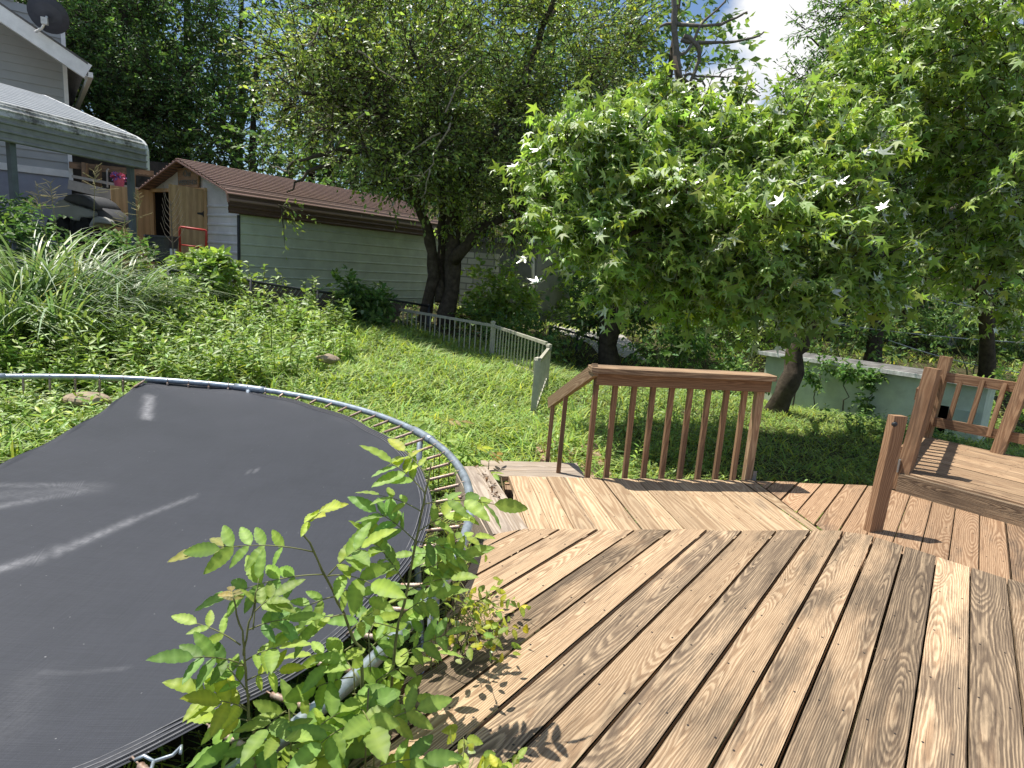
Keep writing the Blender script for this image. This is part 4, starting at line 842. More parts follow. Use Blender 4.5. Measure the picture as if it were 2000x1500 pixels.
# ------------------------------------------------------------------ buildings among the trees
def wall_box(a, b, depth, z0, z1):
    """box whose front runs from a to b (xy) and goes back by depth"""
    a, b = np.array([*a[:2], 0]), np.array([*b[:2], 0]); d = nrm(b-a); n = np.array([-d[1], d[0], 0]); return [a+ZU*z0, b+ZU*z0, b+n*depth+ZU*z0, a+n*depth+ZU*z0, a+ZU*z1, b+ZU*z1, b+n*depth+ZU*z1, a+n*depth+ZU*z1], d, n
GRN = simple('pale_green_block_wall', (.62, .68, .55), .85, 0, .16, 3.5, bump=.15); GREYB = simple('weathered_flat_roof', (.16, .155, .15), .8, 0, .5, 5, c2=(.06, .06, .055))
gb_ = thing('block_outbuilding', 'low pale green block outbuilding with a flat white edged roof and dark doorway', 'outbuilding', at(1700, 850, 12))
Lw, Rw = at(1490, 745, 12.4), at(1908, 862, 9.9); ztl, ztr = at(1565, 697, 12.0)[2], at(1905, 758, 9.9)[2]; ztop = .5*(ztl+ztr)
c, d, n = wall_box(Lw, Rw, .95, -1.5, ztop); wl = np.linalg.norm((Rw-Lw)[:2])
mb = MB(); o = c[0]; 
def wall_a(px):
    k = ray(px, 800); k = k[0]/k[1]; return (k*c[0][1]-c[0][0])/(d[0]-k*d[1])
w_door0, w_door1 = wall_a(1816), wall_a(1853); q_ = c[0]+d*w_door0; zdo = at(1820, 788, q_[1])[2]
# front wall with a real door opening
def pan(a0, a1, z0, z1): p = np.array([o[0], o[1], 0]); mb.hexa([p+d*a0+ZU*z0, p+d*a1+ZU*z0, p+d*a1+n*.15+ZU*z0, p+d*a0+n*.15+ZU*z0, p+d*a0+ZU*z1, p+d*a1+ZU*z1, p+d*a1+n*.15+ZU*z1, p+d*a0+n*.15+ZU*z1])
pan(0, w_door0, -1.5, ztop); pan(w_door0, w_door1, zdo, ztop); pan(w_door1, wl, -1.5, ztop)
mb.build('front_wall', GRN, gb_)
mb = MB(); p = np.array([o[0], o[1], 0]); 
for a0 in (0, wl-.15):
    mb = MB(); mb.hexa([p+d*a0+n*.15+ZU*-1.5, p+d*(a0+.15)+n*.15+ZU*-1.5, p+d*(a0+.15)+n*.9+ZU*-1.5, p+d*a0+n*.9+ZU*-1.5, p+d*a0+n*.15+ZU*ztop, p+d*(a0+.15)+n*.15+ZU*ztop, p+d*(a0+.15)+n*.9+ZU*ztop, p+d*a0+n*.9+ZU*ztop])
    mb.build('end_wall', GRN, gb_)
mb = MB(); c2, _, _ = wall_box(Lw-d*.1-n*.14, Rw+d*.12-n*.14, 1.1, ztop+.003, ztop+.045); mb.hexa(c2); mb.build('roof', GREYB, gb_)
mb = MB(); c2, _, _ = wall_box(Lw-d*.12-n*.165, Rw+d*.14-n*.165, .022, ztop-.015, ztop+.055); mb.hexa(c2); mb.build('roof_edge', simple('white_roof_edge', (.80, .80, .78), .6, 0, .25, 9, c2=(.45, .45, .43)), gb_)
mb = MB(); q = p+d*w_door0+n*.1
for a0, a1, z0, z1, t in ((.46, .98, -1.35, zdo-.0, 0),): mb.hexa([p+d*(w_door1+.02)-n*.03+ZU*-1.2, p+d*(wl-.06)-n*.03+ZU*-1.2, p+d*(wl-.06)-n*.004+ZU*-1.2, p+d*(w_door1+.02)-n*.004+ZU*-1.2, p+d*(w_door1+.02)-n*.03+ZU*(zdo-.02), p+d*(wl-.06)-n*.03+ZU*(zdo-.02), p+d*(wl-.06)-n*.004+ZU*(zdo-.02), p+d*(w_door1+.02)-n*.004+ZU*(zdo-.02)])
mb.build('door', simple('pale_green_door', (.46, .53, .45), .6, 0, .08, 5), gb_)
mb = MB(); mb.hexa(wall_box(p+d*.2+n*.6, p+d*(wl-.2)+n*.6, .05, -1.5, ztop-.01)[0]); mb.build('inside_shade_sheet', BLACK, gb_)  # black sheet painted for the shade behind the door opening
stk = thing('marker_stake', 'thin stake with a red painted upper half beside the tree trunk', 'stake', at(1545, 812, 10.2)); a, b = at(1546, 808, 10.3), at(1560, 725, 10.3); mb = MB(); mb.tube([a-[0, 0, .2], a*.5+b*.5], .014, 8); mb.build('stake', BARK, stk); mb = MB(); mb.tube([a*.5+b*.5, b], .02, 8); mb.build('painted_end', simple('faded_red_paint', (.55, .13, .08), .6), stk)
gg = thing('grey_garage', 'small grey building with a white downspout in the shade of the forked tree', 'garage', at(1000, 620, 19.5)); GW = simple('grey_garage_wall', (.25, .255, .235), .8, 0, .12, 3)
c, d, n = wall_box(at(905, 600, 20.5), at(1042, 610, 19.6), 4., -.6, at(1030, 478, 19.6)[2]); mb = MB(); mb.hexa(c); mb.build('wall', GW, gg)
mb = MB(); mb.hexa(wall_box(at(900, 600, 20.4)-n*.25, at(1048, 610, 19.5)-n*.25, 4.5, c[4][2]+.003, c[4][2]+.16)[0]); mb.build('roof', SHING, gg)
mb = MB(); b = at(1041, 510, 19.4); mb.tube([at(1032, 490, 19.45), at(1040, 500, 19.4), b, at(1041, 566, 19.4)], .05, 8); mb.build('downspout', TRIMW, gg, smooth=True)
st = thing('stone_wall', 'sunlit pale stone wall glimpsed just right of the forked tree trunk', 'wall', at(930, 600, 18.6)); 
def stone_mat():
    m = mat('pale_stone_blocks'); t = NT(m); uv = t.n('UVMap'); b = t.n('TexBrick', {'Vector': uv, 'Color1': (.62, .60, .55, 1), 'Color2': (.46, .44, .40, 1), 'Mortar': (.25, .24, .22, 1), 'Scale': 1., 'Mortar Size': .018, 'Brick Width': .42, 'Row Height': .18}); t.out(t.n('BsdfPrincipled', {'Base Color': b, 'Roughness': .9})); return m
STONE = stone_mat()
mb = MB(); c, d, n = wall_box(at(896, 590, 18.4), at(962, 590, 18.0), .3, -.5, at(930, 492, 18.2)[2]); mb.hexa(c, (c[0], d, n, ZU)); mb.build('blocks', STONE, st)
# gravel drive beyond the wire fence
dr = []
for x, y in ((1078, 640), (1170, 690), (1260, 700), (1215, 655), (1150, 632), (1095, 628)):
    q = ray(x, y); 
    for t in np.linspace(8, 40, 400):
        if CZ+q[2]/q[1]*t < gz(q[0]/q[1]*t, t)+.03: break
    dr.append(np.array([q[0]/q[1]*t, t]))
V = []; Nn = 12; cc_ = sum(dr)/len(dr)
for r_ in np.linspace(1, 0.02, Nn):
    for k in range(48):
        f = k/48*len(dr); i = int(f); pnt = dr[i]+(dr[(i+1) % len(dr)]-dr[i])*(f-i); pnt = cc_+(pnt-cc_)*r_*(1+.05*math.sin(k*1.7)); V.append((pnt[0], pnt[1], float(gh(pnt[0], pnt[1]))+.03))
T = [(i*48+k, i*48+(k+1) % 48, (i+1)*48+(k+1) % 48, (i+1)*48+k) for i in range(Nn-1) for k in range(48)]
tag(mesh_np('gravel_drive', V, T, simple('pale_gravel', (.46, .43, .40), .95, 0, .3, 60, bump=.5), smooth=True), 'pale gravel drive in the sun beyond the wire fence', 'drive', kind='structure')
def rock(name, label, px, py, Y, r, m, sq=(1, .8, .5)):
    import bmesh; b = bmesh.new(); bmesh.ops.create_icosphere(b, subdivisions=3, radius=1); g = np.random.default_rng(int(px)); k = g.normal(size=(6, 3)); c = at(px, py, Y)
    for v in b.verts: q = np.array(v.co); s_ = 1+.13*sum(math.sin(k[i]@q*2.1+i) for i in range(6))/2; v.co = Vector(q*s_*np.array(sq)*r+c)
    me = bpy.data.meshes.new(name); b.to_mesh(me); b.free(); me.materials.append(m); o = bpy.data.objects.new(name, me); col.objects.link(o); return tag(o, label, 'rock')
RK = simple('brown_field_stone', (.30, .235, .17), .9, 0, .35, 9, bump=.4)
rock('rock', 'flat brown stone in the weeds behind the loose side of the trampoline', 172, 783, 6.0, .18, RK, (1.1, .8, .45)); rock('rock', 'tan stone at the left picture edge under the trampoline rim', 2, 790, 6.0, .2, RK, (1.1, .8, .4)); rock('rock', 'flat stones lying at the edge of the leafy weeds above the trampoline', 640, 700, 8.3, .13, RK, (1.1, .8, .5)); rock('rock', 'small stone beside the raised deck side of the outbuilding', 1718, 846, 10.6, .17, simple('grey_stone', (.33, .31, .30), .9, 0, .3, 9), (1.2, .8, .7))
rock('rock', 'rounded grey boulder at the far end of the gravel drive', 1093, 629, 23., .5, simple('grey_boulder', (.40, .39, .38), .85, 0, .25, 5), (1.2, .8, .6))
# brick edging path by the foot of the steps
pth = MB(); random.seed(9)
for i in range(9):
    for j in range(6):
        c = atz(1108+j*8-i*3, 925-i*9, -.60); pth.box((.42+j*.115+.03*(i % 2)-i*.02+random.uniform(-.01, .01), 5.35+i*.23, float(gh(.5, 5.5+i*.2))+.02+random.uniform(-.01, .012)), (.105, .215, .06), rz=random.uniform(-.08, .08))
tag(pth.build('brick_path', simple('worn_brick', (.34, .20, .14), .9, 0, .35, 14, c2=(.22, .17, .12)), None), 'worn brick path half hidden by grass at the foot of the deck steps', 'path', kind='structure')
# cables strung across the trees at the right
CAB = simple('pale_cable', (.55, .56, .57), .5, 0, .1, 4)
for i, (a, b, lab) in enumerate((((1480, 608, 16), (2050, 672, 15), 'thin pale cable passing just behind the fork of the young tree'), ((1800, 576, 15), (2050, 610, 15), 'pale cable high in the shade at the right picture edge'), ((1735, 664, 15), (2050, 735, 14), 'pale cable sagging low above the railing of the raised landing'), ((1860, 518, 15), (2050, 540, 15), 'uppermost pale cable under the right hand tree crown'))):
    A, B = at(*a), at(*b); mb = MB(); mb.tube([A+(B-A)*t-np.array([0, 0, .12*4*t*(1-t)]) for t in np.linspace(0, 1, 16)], .010, 5); tag(mb.build('cable', CAB, None, smooth=True), lab, 'cable', 'cables among the trees')
# shaded house remains far right
fh = thing('far_house', 'pale brick house with a dark opening glimpsed in the shade beyond the outbuilding', 'house', at(1770, 670, 30)); c, d, n = wall_box(at(1742, 670, 30), at(1790, 670, 29), 5, at(1760, 680, 30)[2], at(1760, 626, 30)[2]); mb = MB(); mb.hexa(c, (c[0], d, n, ZU)); mb.build('wall', STONE, fh); mb = MB(); mb.hexa(wall_box(at(1757, 668, 29.6), at(1782, 668, 29.2), .2, at(1760, 676, 29.4)[2], at(1760, 640, 29.4)[2])[0]); mb.build('doorway', BLACK, fh); mb = MB(); mb.hexa(wall_box(at(1738, 668, 29.9), at(1796, 668, 28.6), 5.6, at(1760, 625, 30)[2], at(1760, 618, 30)[2])[0]); mb.build('roof', SHING, fh)  # doorway is a black slab painted for the shade of an opening
pl_ = thing('stone_pillar', 'leaning pale stone pillar standing in the shade right of the far house', 'pillar', at(1850, 675, 24)); mb = MB(); mb.beam(at(1848, 676, 24), at(1858, 638, 24), .42, .4, upv=(0, 1, 0)); mb.beam(at(1858, 639, 24), at(1859, 634, 24), .52, .5, upv=(0, 1, 0)); mb.build('pillar', STONE, pl_)
# ------------------------------------------------------------------ trees
LF_A = leafmat('leaf_small_yellow_green', (.115, .165, .034), (.19, .27, .038), gloss=.04, rough=.45)
LF_S = leafmat('leaf_star_green', (.135, .195, .042), (.23, .34, .04), gloss=.035, rough=.5)
LF_D = leafmat('leaf_deep_green', (.072, .125, .034), (.075, .15, .024), gloss=.015, rough=.55)
LF_F = leafmat('leaf_far_green', (.075, .125, .038), (.11, .18, .035), gloss=.02, rough=.5)
LF_W = leafmat('leaf_weed_green', (.14, .21, .042), (.22, .32, .04), gloss=.04, rough=.45)
LF_G = leafmat('grass_blade', (.165, .235, .042), (.27, .36, .045), gloss=.03, rough=.5)
LF_T = leafmat('tall_grass_blade', (.105, .165, .055), (.13, .21, .05), gloss=.05, rough=.4)
LF_Y = leafmat('leaf_sapling', (.115, .19, .042), (.19, .30, .038), gloss=.025, rough=.5)
def tree(name, label, blobs, limbs, leaf, cat='tree', group=None, bark=BARK, seed=1, crown_nm='crown', tw=True, **kw):
    g = np.random.default_rng(seed); base = limbs[0][0][0] if limbs else blobs[0][0]
    root = thing(name, label, cat, base, group)
    lv, twg, P = crown(g, blobs, **kw)
    mesh_np(crown_nm, lv[0], lv[1], leaf, root, lv[2])
    mb = MB()
    for pts, ra, rb in limbs: limb(mb, pts, ra, rb, 9, .03, g)
    if limbs: mb.build('trunk', bark, root, smooth=True)
    if tw: mesh_np('twig_sprays', twg[0], twg[1], bark, root)
    return root
def px_(Y, *pts): return [at(x, y, Y+(q[0] if q else 0)) for x, y, *q in pts]
Yc = 14.5
A_bl = [blob(x, y, Y, rx, ry, rd) for x, y, Y, rx, ry, rd in ((640, 130, 14, 100, 100, 1.3), (740, 50, 14.5, 140, 100, 1.5), (880, 60, 15, 140, 110, 1.6), (1020, 90, 15.5, 130, 120, 1.5), (1140, 60, 16, 95, 80, 1.3), (1200, 160, 16, 40, 70, .8), (1225, 70, 16.4, 22, 50, .5), (1020, 300, 17, 120, 90, 1.4), (760, 130, 15.5, 130, 100, 1.4), (900, 180, 16, 140, 120, 1.4), (700, 205, 13.5, 115, 75, 1.2), (650, 225, 12.8, 45, 40, .7), (700, 270, 12.4, 40, 20, .5), (620, 305, 12.2, 26, 20, .3), (560, 345, 12.1, 14, 18, .2), (548, 392, 12.1, 6, 16, .1), (690, 318, 12.4, 40, 20, .4), (760, 342, 12.7, 50, 20, .5), (825, 365, 13., 44, 24, .5), (930, 340, 13.8, 80, 50, .7), (880, 420, 13.8, 40, 26, .4), (1000, 420, 14.4, 60, 34, .6), (860, 270, 13.2, 80, 60, .7), (800, 190, 13.5, 120, 90, 1.2), (805, 290, 12.9, 80, 45, .8), (765, 312, 12.6, 36, 12, .4), (960, 200, 14.5, 110, 90, 1.2), (1080, 250, 15.5, 100, 90, 1.2), (980, 330, 15.5, 100, 60, 1.), (1080, 370, 16.5, 90, 60, 1.), (900, -70, 15, 260, 70, 1.8), (592, 190, 13.6, 36, 48, .6), (845, 350, 13.4, 44, 18, .5), (960, 420, 16.6, 90, 40, .9))]
t_b = at(872, 602, 14.6); t_b[2] = float(gz(*t_b[:2]))-.1
def brs(*b): return [(px_(Y0, *pts), ra, rb) for Y0, ra, rb, pts in b]
A_lb = [([t_b]+px_(14.6, (884, 520), (886, 430), (898, 360), (950, 290), (1005, 190, .4), (1050, 90, .7), (1085, -20, 1)), .21, .05),
        ([t_b+[-.55, .1, 0]]+px_(14.6, (848, 540), (836, 470), (815, 390, -.3), (790, 300, -.6), (745, 215, -.9), (690, 150, -1), (640, 100, -1)), .16, .03),
        *brs((14.5, .15, .03, [(885, 510), (925, 455), (985, 425, .6), (1060, 402, 1), (1130, 370, 1.6), (1210, 320, 2)]), (14.6, .12, .02, [(858, 590), (862, 480, .4), (860, 380, .3), (860, 250, .3), (850, 120, .4), (870, 0, .5)]),
             (14.5, .10, .02, [(905, 350), (870, 270, -.2), (835, 170, -.4), (800, 60, -.3)]), (14.5, .09, .02, [(815, 390, -.3), (760, 330, -1), (700, 300, -1.6), (620, 300, -1.9), (560, 330, -2.2)]), (14.6, .08, .015, [(790, 300, -.6), (740, 180, -.8), (700, 90, -.9), (655, 20, -.6)]),
             (14.6, .07, .015, [(745, 215, -.9), (660, 190, -1.2), (590, 180, -1.3), (540, 140, -1.2)]), (14.6, .08, .02, [(950, 290), (1040, 260, .6), (1120, 200, 1), (1170, 120, 1.3)]), (14.6, .06, .012, [(690, 300, -1.6), (640, 325, -2), (590, 345, -2.3), (560, 375, -2.4)]))]
tree('forked_tree', 'broad small leaved tree with a forked dark trunk leaning over the long shed', A_bl, A_lb, LF_A, seed=11, sub=13, spr=15, k=11, L=.55, size=.108, tmpl=SMALL, subr=.40, droop=.3, a=.5, hue=.25, yel=.03)
# bare twigs hanging in front of it
tg = thing('dead_branch', 'pale leafless branches sticking out of the lower crown of the forked tree', 'branch', at(830, 300, 12.0)); mb = MB(); g = np.random.default_rng(3)
for pts in ([(880, 240), (850, 300), (820, 350), (785, 370)], [(860, 260), (800, 300), (770, 320)], [(830, 345), (790, 345), (760, 352)], [(840, 330), (835, 370), (815, 385)], [(720, 215), (680, 245), (640, 280), (600, 290)], [(625, 50), (600, 90), (560, 60)], [(700, 100), (740, 130), (790, 170)], [(560, 335), (530, 325), (520, 310)], [(870, 220), (900, 150), (950, 110)]):
    limb(mb, px_(12.2, *pts), .018, .005, 5, .02, g)
mb.build('twig_sprays', TWIG, tg)
# young sweetgum with star leaves
B_bl = [blob(x, y, Y, rx, ry, rd) for x, y, Y, rx, ry, rd in ((1312, 150, 8.2, 14, 44, .16), (1300, 205, 8.2, 36, 34, .3), (1295, 255, 8.2, 55, 45, .5), (1190, 270, 7.8, 60, 50, .6), (1110, 300, 7.6, 60, 50, .5), (1075, 385, 7.4, 42, 50, .4), (1200, 350, 7.6, 85, 80, .8), (1330, 320, 7.6, 100, 90, .9), (1440, 222, 8.3, 14, 40, .16), (1560, 250, 8.2, 40, 40, .4), (1680, 200, 8.8, 60, 60, .6), (1440, 315, 8., 70, 50, .6), (1530, 330, 7.8, 90, 80, .8), (1620, 330, 8., 70, 70, .7), (1220, 455, 7.2, 80, 70, .6), (1170, 520, 7.1, 38, 40, .35), (1340, 440, 7.2, 100, 80, .8), (1460, 430, 7.2, 90, 80, .8), (1570, 440, 7.4, 80, 70, .7), (1320, 530, 7.4, 80, 45, .6), (1450, 530, 7.2, 60, 40, .5), (1530, 570, 7.0, 60, 40, .4), (1610, 540, 7.1, 60, 38, .4), (1690, 520, 7.2, 60, 38, .4), (1720, 550, 7.2, 30, 22, .3), (1515, 258, 8.6, 22, 24, .3), (1640, 260, 8.4, 50, 45, .6))]
b0 = at(1518, 806, 9.6); b0[2] = float(gz(*b0[:2]))-.1
B_lb = [([b0]+px_(9.5, (1540, 740), (1562, 670), (1578, 630), (1600, 585, -.2), (1560, 500, -.7), (1490, 400, -1.1), (1420, 300, -1.3), (1370, 220, -1.3), (1318, 110, -1.2)), .17, .02),
        *brs((9.5, .07, .02, [(1570, 640), (1535, 610, -.2), (1510, 560, -.8), (1440, 480, -1.6), (1340, 430, -2)]), (9.5, .09, .02, [(1575, 635), (1605, 590), (1650, 520, -.8), (1690, 500, -1.8), (1725, 540, -2.2)]), (9.5, .06, .015, [(1490, 400, -1.1), (1400, 380, -1.5), (1280, 340, -1.8), (1170, 300, -1.8), (1080, 370, -2)]), (9.5, .05, .012, [(1420, 300, -1.3), (1300, 270, -1.6), (1190, 240, -1.7)]), (9.5, .05, .012, [(1560, 500, -.7), (1600, 400, -1), (1620, 320, -1.2), (1640, 240, -1.1)]), (9.5, .04, .01, [(1340, 430, -2), (1230, 460, -2.3), (1170, 520, -2.4)]))]
tree('sweetgum_tree', 'young tree with star shaped leaves drooping in front of the blue sky gap', B_bl, B_lb, LF_S, seed=21, sub=10, spr=9, k=8, L=.36, size=.148, tmpl=STAR, subr=.45, droop=.35, upb=.6, hang=.3, znoise=.75, a=.4, hue=.18, yel=.03, shell=.75)
C_bl = [blob(x, y, Y, rx, ry, rd) for x, y, Y, rx, ry, rd in ((1790, 140, 9.5, 75, 70, 1.), (1860, 60, 9, 110, 90, 1.), (1970, 90, 8.5, 90, 90, .9), (1800, 250, 9.5, 100, 80, 1.), (1930, 220, 8.5, 90, 80, .9), (2040, 200, 8, 90, 120, 1.), (1730, 330, 10, 80, 70, .9), (1850, 370, 9.5, 90, 70, .9), (1960, 360, 8.5, 90, 80, .9), (1780, 450, 9.8, 70, 50, .8), (1890, 470, 8.6, 80, 40, .6), (1970, 480, 8.2, 70, 50, .6), (2060, 400, 8, 80, 100, .8), (1820, 520, 9.6, 60, 30, .5), (1900, -40, 9, 180, 50, 1.2), (1800, 20, 10, 60, 50, .8), (2000, 600, 9.5, 50, 40, .5), (1930, 560, 10, 60, 30, .5))]
c0 = at(1950, 660, 14.5); c0[2] = float(gz(*c0[:2]))-.1
C_lb = [([c0]+px_(11., (1925, 600, 2.6), (1894, 480, 1), (1880, 380, -.3), (1872, 260, -.6), (1850, 160, -.8), (1846, 60, -.9), (1860, -60, -1)), .17, .04),
        *brs((11., .06, .015, [(1880, 380, -.3), (1930, 300, -1.3), (1985, 200, -2), (2010, 100, -2.2)]), (11., .05, .015, [(1872, 260, -.6), (1800, 200, -1), (1750, 120, -1.2)]), (11., .06, .015, [(1890, 460), (1940, 480, -1.6), (2000, 470, -2.4)]), (11., .05, .012, [(1880, 400, -.3), (1800, 440, -1), (1750, 480, -1.2)]), (11., .05, .01, [(1850, 140, -.8), (1930, 60, -1.6), (1990, 10, -2)]))]
tree('sweetgum_tree', 'taller star leaved tree with a thin dark trunk filling the right edge above the landing', C_bl, C_lb, LF_S, seed=31, sub=10, spr=9, k=8, L=.42, size=.155, tmpl=STAR, subr=.45, droop=.3, upb=.6, hang=.2, znoise=.75, a=.5, hue=.2, yel=.03, shell=.8)
D_bl = [blob(x, y, Y, rx, ry, rd) for x, y, Y, rx, ry, rd in ((1612, 60, 17, 34, 46, .8), (1545, 135, 17, 34, 26, .6), (1500, 190, 17, 34, 24, .6), (1560, 225, 17, 45, 30, .8), (1660, 50, 17, 42, 50, 1.), (1710, 40, 16.5, 80, 90, 1.5), (1532, 172, 17, 24, 20, .5), (1625, 190, 16.5, 60, 55, 1.2), (1700, 160, 16, 100, 100, 1.5), (1545, 240, 16.5, 40, 25, .8), (1640, 260, 16, 110, 70, 1.4), (1720, -50, 17, 70, 50, 1.3), (1830, 120, 16, 120, 120, 1.6), (1950, 200, 16, 120, 140, 1.6), (1880, 380, 16, 140, 110, 1.6), (1820, 250, 16.5, 120, 100, 1.6), (2040, 380, 16, 100, 120, 1.4), (1720, 290, 15.5, 90, 80, 1.2), (1600, 350, 16, 120, 70, 1.4), (1750, 400, 15.5, 100, 80, 1.3), (1540, 450, 16.5, 120, 60, 1.4), (1700, 500, 16, 120, 60, 1.3), (1440, 420, 17, 100, 70, 1.3))]
d0_ = at(1700, 740, 16.5); d0_[2] = float(gz(*d0_[:2]))-.2
D_lb = [([d0_]+px_(16.5, (1715, 600), (1722, 450), (1735, 300), (1770, 160), (1730, 60), (1700, -60)), .22, .05), *brs((16.5, .08, .02, [(1735, 300), (1650, 250), (1580, 205), (1510, 170)]), (16.5, .08, .02, [(1770, 170), (1775, 80), (1720, -20)]), (16.5, .06, .015, [(1760, 190), (1690, 130), (1620, 100), (1575, 70)]), (16.5, .06, .015, [(1725, 430), (1620, 400), (1520, 400)]))]
tree('walnut_tree', 'tall tree with long narrow leaflets against the white clouds', D_bl, D_lb, LF_D, seed=41, sub=13, spr=13, k=10, L=.55, size=.135, tmpl=LANCE, subr=.42, droop=.35, a=.45, yel=.01)
sn = thing('dead_tree', 'bare dead tree with crooked limbs in front of the blue sky gap', 'dead tree', at(1340, 560, 18)); mb = MB(); g = np.random.default_rng(5); b = at(1348, 600, 18)
limb(mb, [b]+px_(18, (1342, 400), (1338, 260), (1322, 120), (1318, 20), (1312, -80)), .16, .05, 9, .03, g)
for ra, pts in ((.05, [(1322, 110), (1350, 90), (1375, 40), (1415, 5), (1430, -30)]), (.055, [(1320, 46), (1360, 48), (1410, 46), (1450, 28), (1458, 22)]), (.055, [(1330, 78), (1370, 84), (1420, 82), (1470, 74), (1492, 62)]), (.07, [(1336, 70), (1362, 95), (1366, 120), (1352, 150), (1348, 190), (1360, 200)]), (.04, [(1336, 148), (1380, 150), (1430, 148)]), (.025, [(1406, 148), (1420, 136), (1445, 133)]), (.05, [(1322, 45), (1290, 50), (1270, 70)]), (.03, [(1350, 150), (1372, 160), (1376, 175), (1360, 185)]), (.02, [(1395, 83), (1400, 74), (1396, 68)]), (.02, [(1362, 110), (1345, 130), (1335, 160)])): limb(mb, px_(18, *pts), ra, ra*.35, 6, .02, g)
mb.build('trunk', simple('bleached_dead_wood', (.20, .17, .145), .9, 0, .35, 9, bump=.4), sn, smooth=True)
# large dark tree behind the house
E_bl = [blob(x, y, Y, rx, ry, rd) for x, y, Y, rx, ry, rd in ((60, 10, 25, 110, 70, 2.5), (180, 60, 24, 120, 80, 2.5), (290, 90, 23.5, 110, 90, 2.3), (370, 170, 23, 70, 90, 1.8), (200, 180, 23, 110, 80, 2.2), (320, 230, 22.5, 100, 80, 2.), (220, 270, 22.5, 90, 60, 2.), (400, 260, 22.5, 50, 60, 1.4), (340, 310, 22, 90, 40, 1.6), (120, 120, 24, 90, 80, 2.), (350, 40, 25, 80, 70, 2.), (200, -40, 25, 200, 50, 2.5), (250, 330, 23, 60, 30, 1.2), (150, 230, 24, 60, 60, 1.4))]
e0 = at(270, 440, 24); e0[2] = float(gz(*e0[:2]))-.2
tree('large_tree', 'massive dark green tree rising behind the house and carport', E_bl, [([e0]+px_(24, (275, 330), (262, 220), (250, 120), (240, 20)), .4, .12)], LF_D, seed=51, sub=18, spr=20, k=10, L=.7, size=.16, tmpl=SMALL, subr=.36, droop=.3, a=.5, hue=.22)
F_bl = [blob(x, y, Y, rx, ry, rd) for x, y, Y, rx, ry, rd in ((470, 40, 31, 60, 60, 1.8), (420, 90, 31, 40, 60, 1.4), (500, 110, 31, 40, 60, 1.3), (455, 170, 31, 40, 40, 1.2), (510, 200, 30, 40, 40, 1.2), (470, -40, 31, 80, 50, 2.), (500, 290, 29, 45, 60, 1.3), (440, 300, 29, 40, 50, 1.2))]
f0_ = at(466, 420, 31); f0_[2] = float(gz(*f0_[:2]))-.2
tree('slender_tree', 'slender pale leaved tree with several thin stems left of the forked tree', F_bl, [([f0_]+px_(31, (466, 300), (468, 180), (470, 60), (474, -60)), .22, .06), *brs((31, .12, .03, [(468, 260), (500, 160), (530, 60)]), (31, .1, .03, [(467, 240), (440, 140), (425, 60)]), (30, .16, .05, [(462, 400), (459, 280), (452, 160)]))], LF_F, seed=61, sub=7, spr=10, k=9, L=.8, size=.16, tmpl=SMALL, subr=.42, a=.45)
# ivy wrapped trunk and the dark thicket in the middle
G_b = at(1190, 715, 13.6); G_b[2] = float(gz(*G_b[:2]))-.2
G_bl = [blob(x, y, Y, rx, ry, rd) for x, y, Y, rx, ry, rd in ((1215, 560, 13.4, 70, 60, .7), (1180, 620, 13.5, 45, 40, .5), (1290, 590, 13.6, 60, 60, .7), (1200, 480, 14, 80, 60, .8), (1290, 660, 13.2, 50, 40, .5), (1130, 600, 14.4, 40, 40, .5))]
tree('vine_covered_tree', 'thick dark trunk wrapped in vines just left of the deck railing', G_bl, [([G_b]+px_(13.6, (1192, 640), (1195, 560), (1185, 460), (1170, 330, .4)), .25, .12)], LF_D, seed=71, sub=9, spr=10, k=8, L=.4, size=.12, tmpl=MED, subr=.4, a=.45)
tg = thing('dead_branch', 'tangle of thin bare twigs hanging over the vine covered trunk', 'branch', at(1220, 560, 12.6)); mb = MB(); g = np.random.default_rng(8)
for k in range(26):
    x, y = 1215+g.normal()*16, 548+g.normal()*14; a = g.uniform(.5, 2.6); l = g.uniform(30, 75); limb(mb, px_(12.7, (x, y), (x+l*.5*math.cos(a)+g.normal()*6, y+l*.5*math.sin(a)), (x+l*math.cos(a)+g.normal()*8, y+l*math.sin(a))), .009, .003, 4, .01, g)
limb(mb, px_(12.4, (1236, 515), (1238, 560), (1243, 598)), .02, .01, 5, .01, g)
for k in range(22):
    x, y = 1385+g.normal()*22, 545+g.normal()*14; a = g.uniform(-.2, 1.3); l = g.uniform(30, 70); limb(mb, px_(13.5, (x, y), (x+l*.5*math.cos(a), y+l*.5*math.sin(a)+g.normal()*4), (x+l*math.cos(a), y+l*math.sin(a))), .010, .004, 4, .01, g)
mb.build('twig_sprays', TWIG, tg)
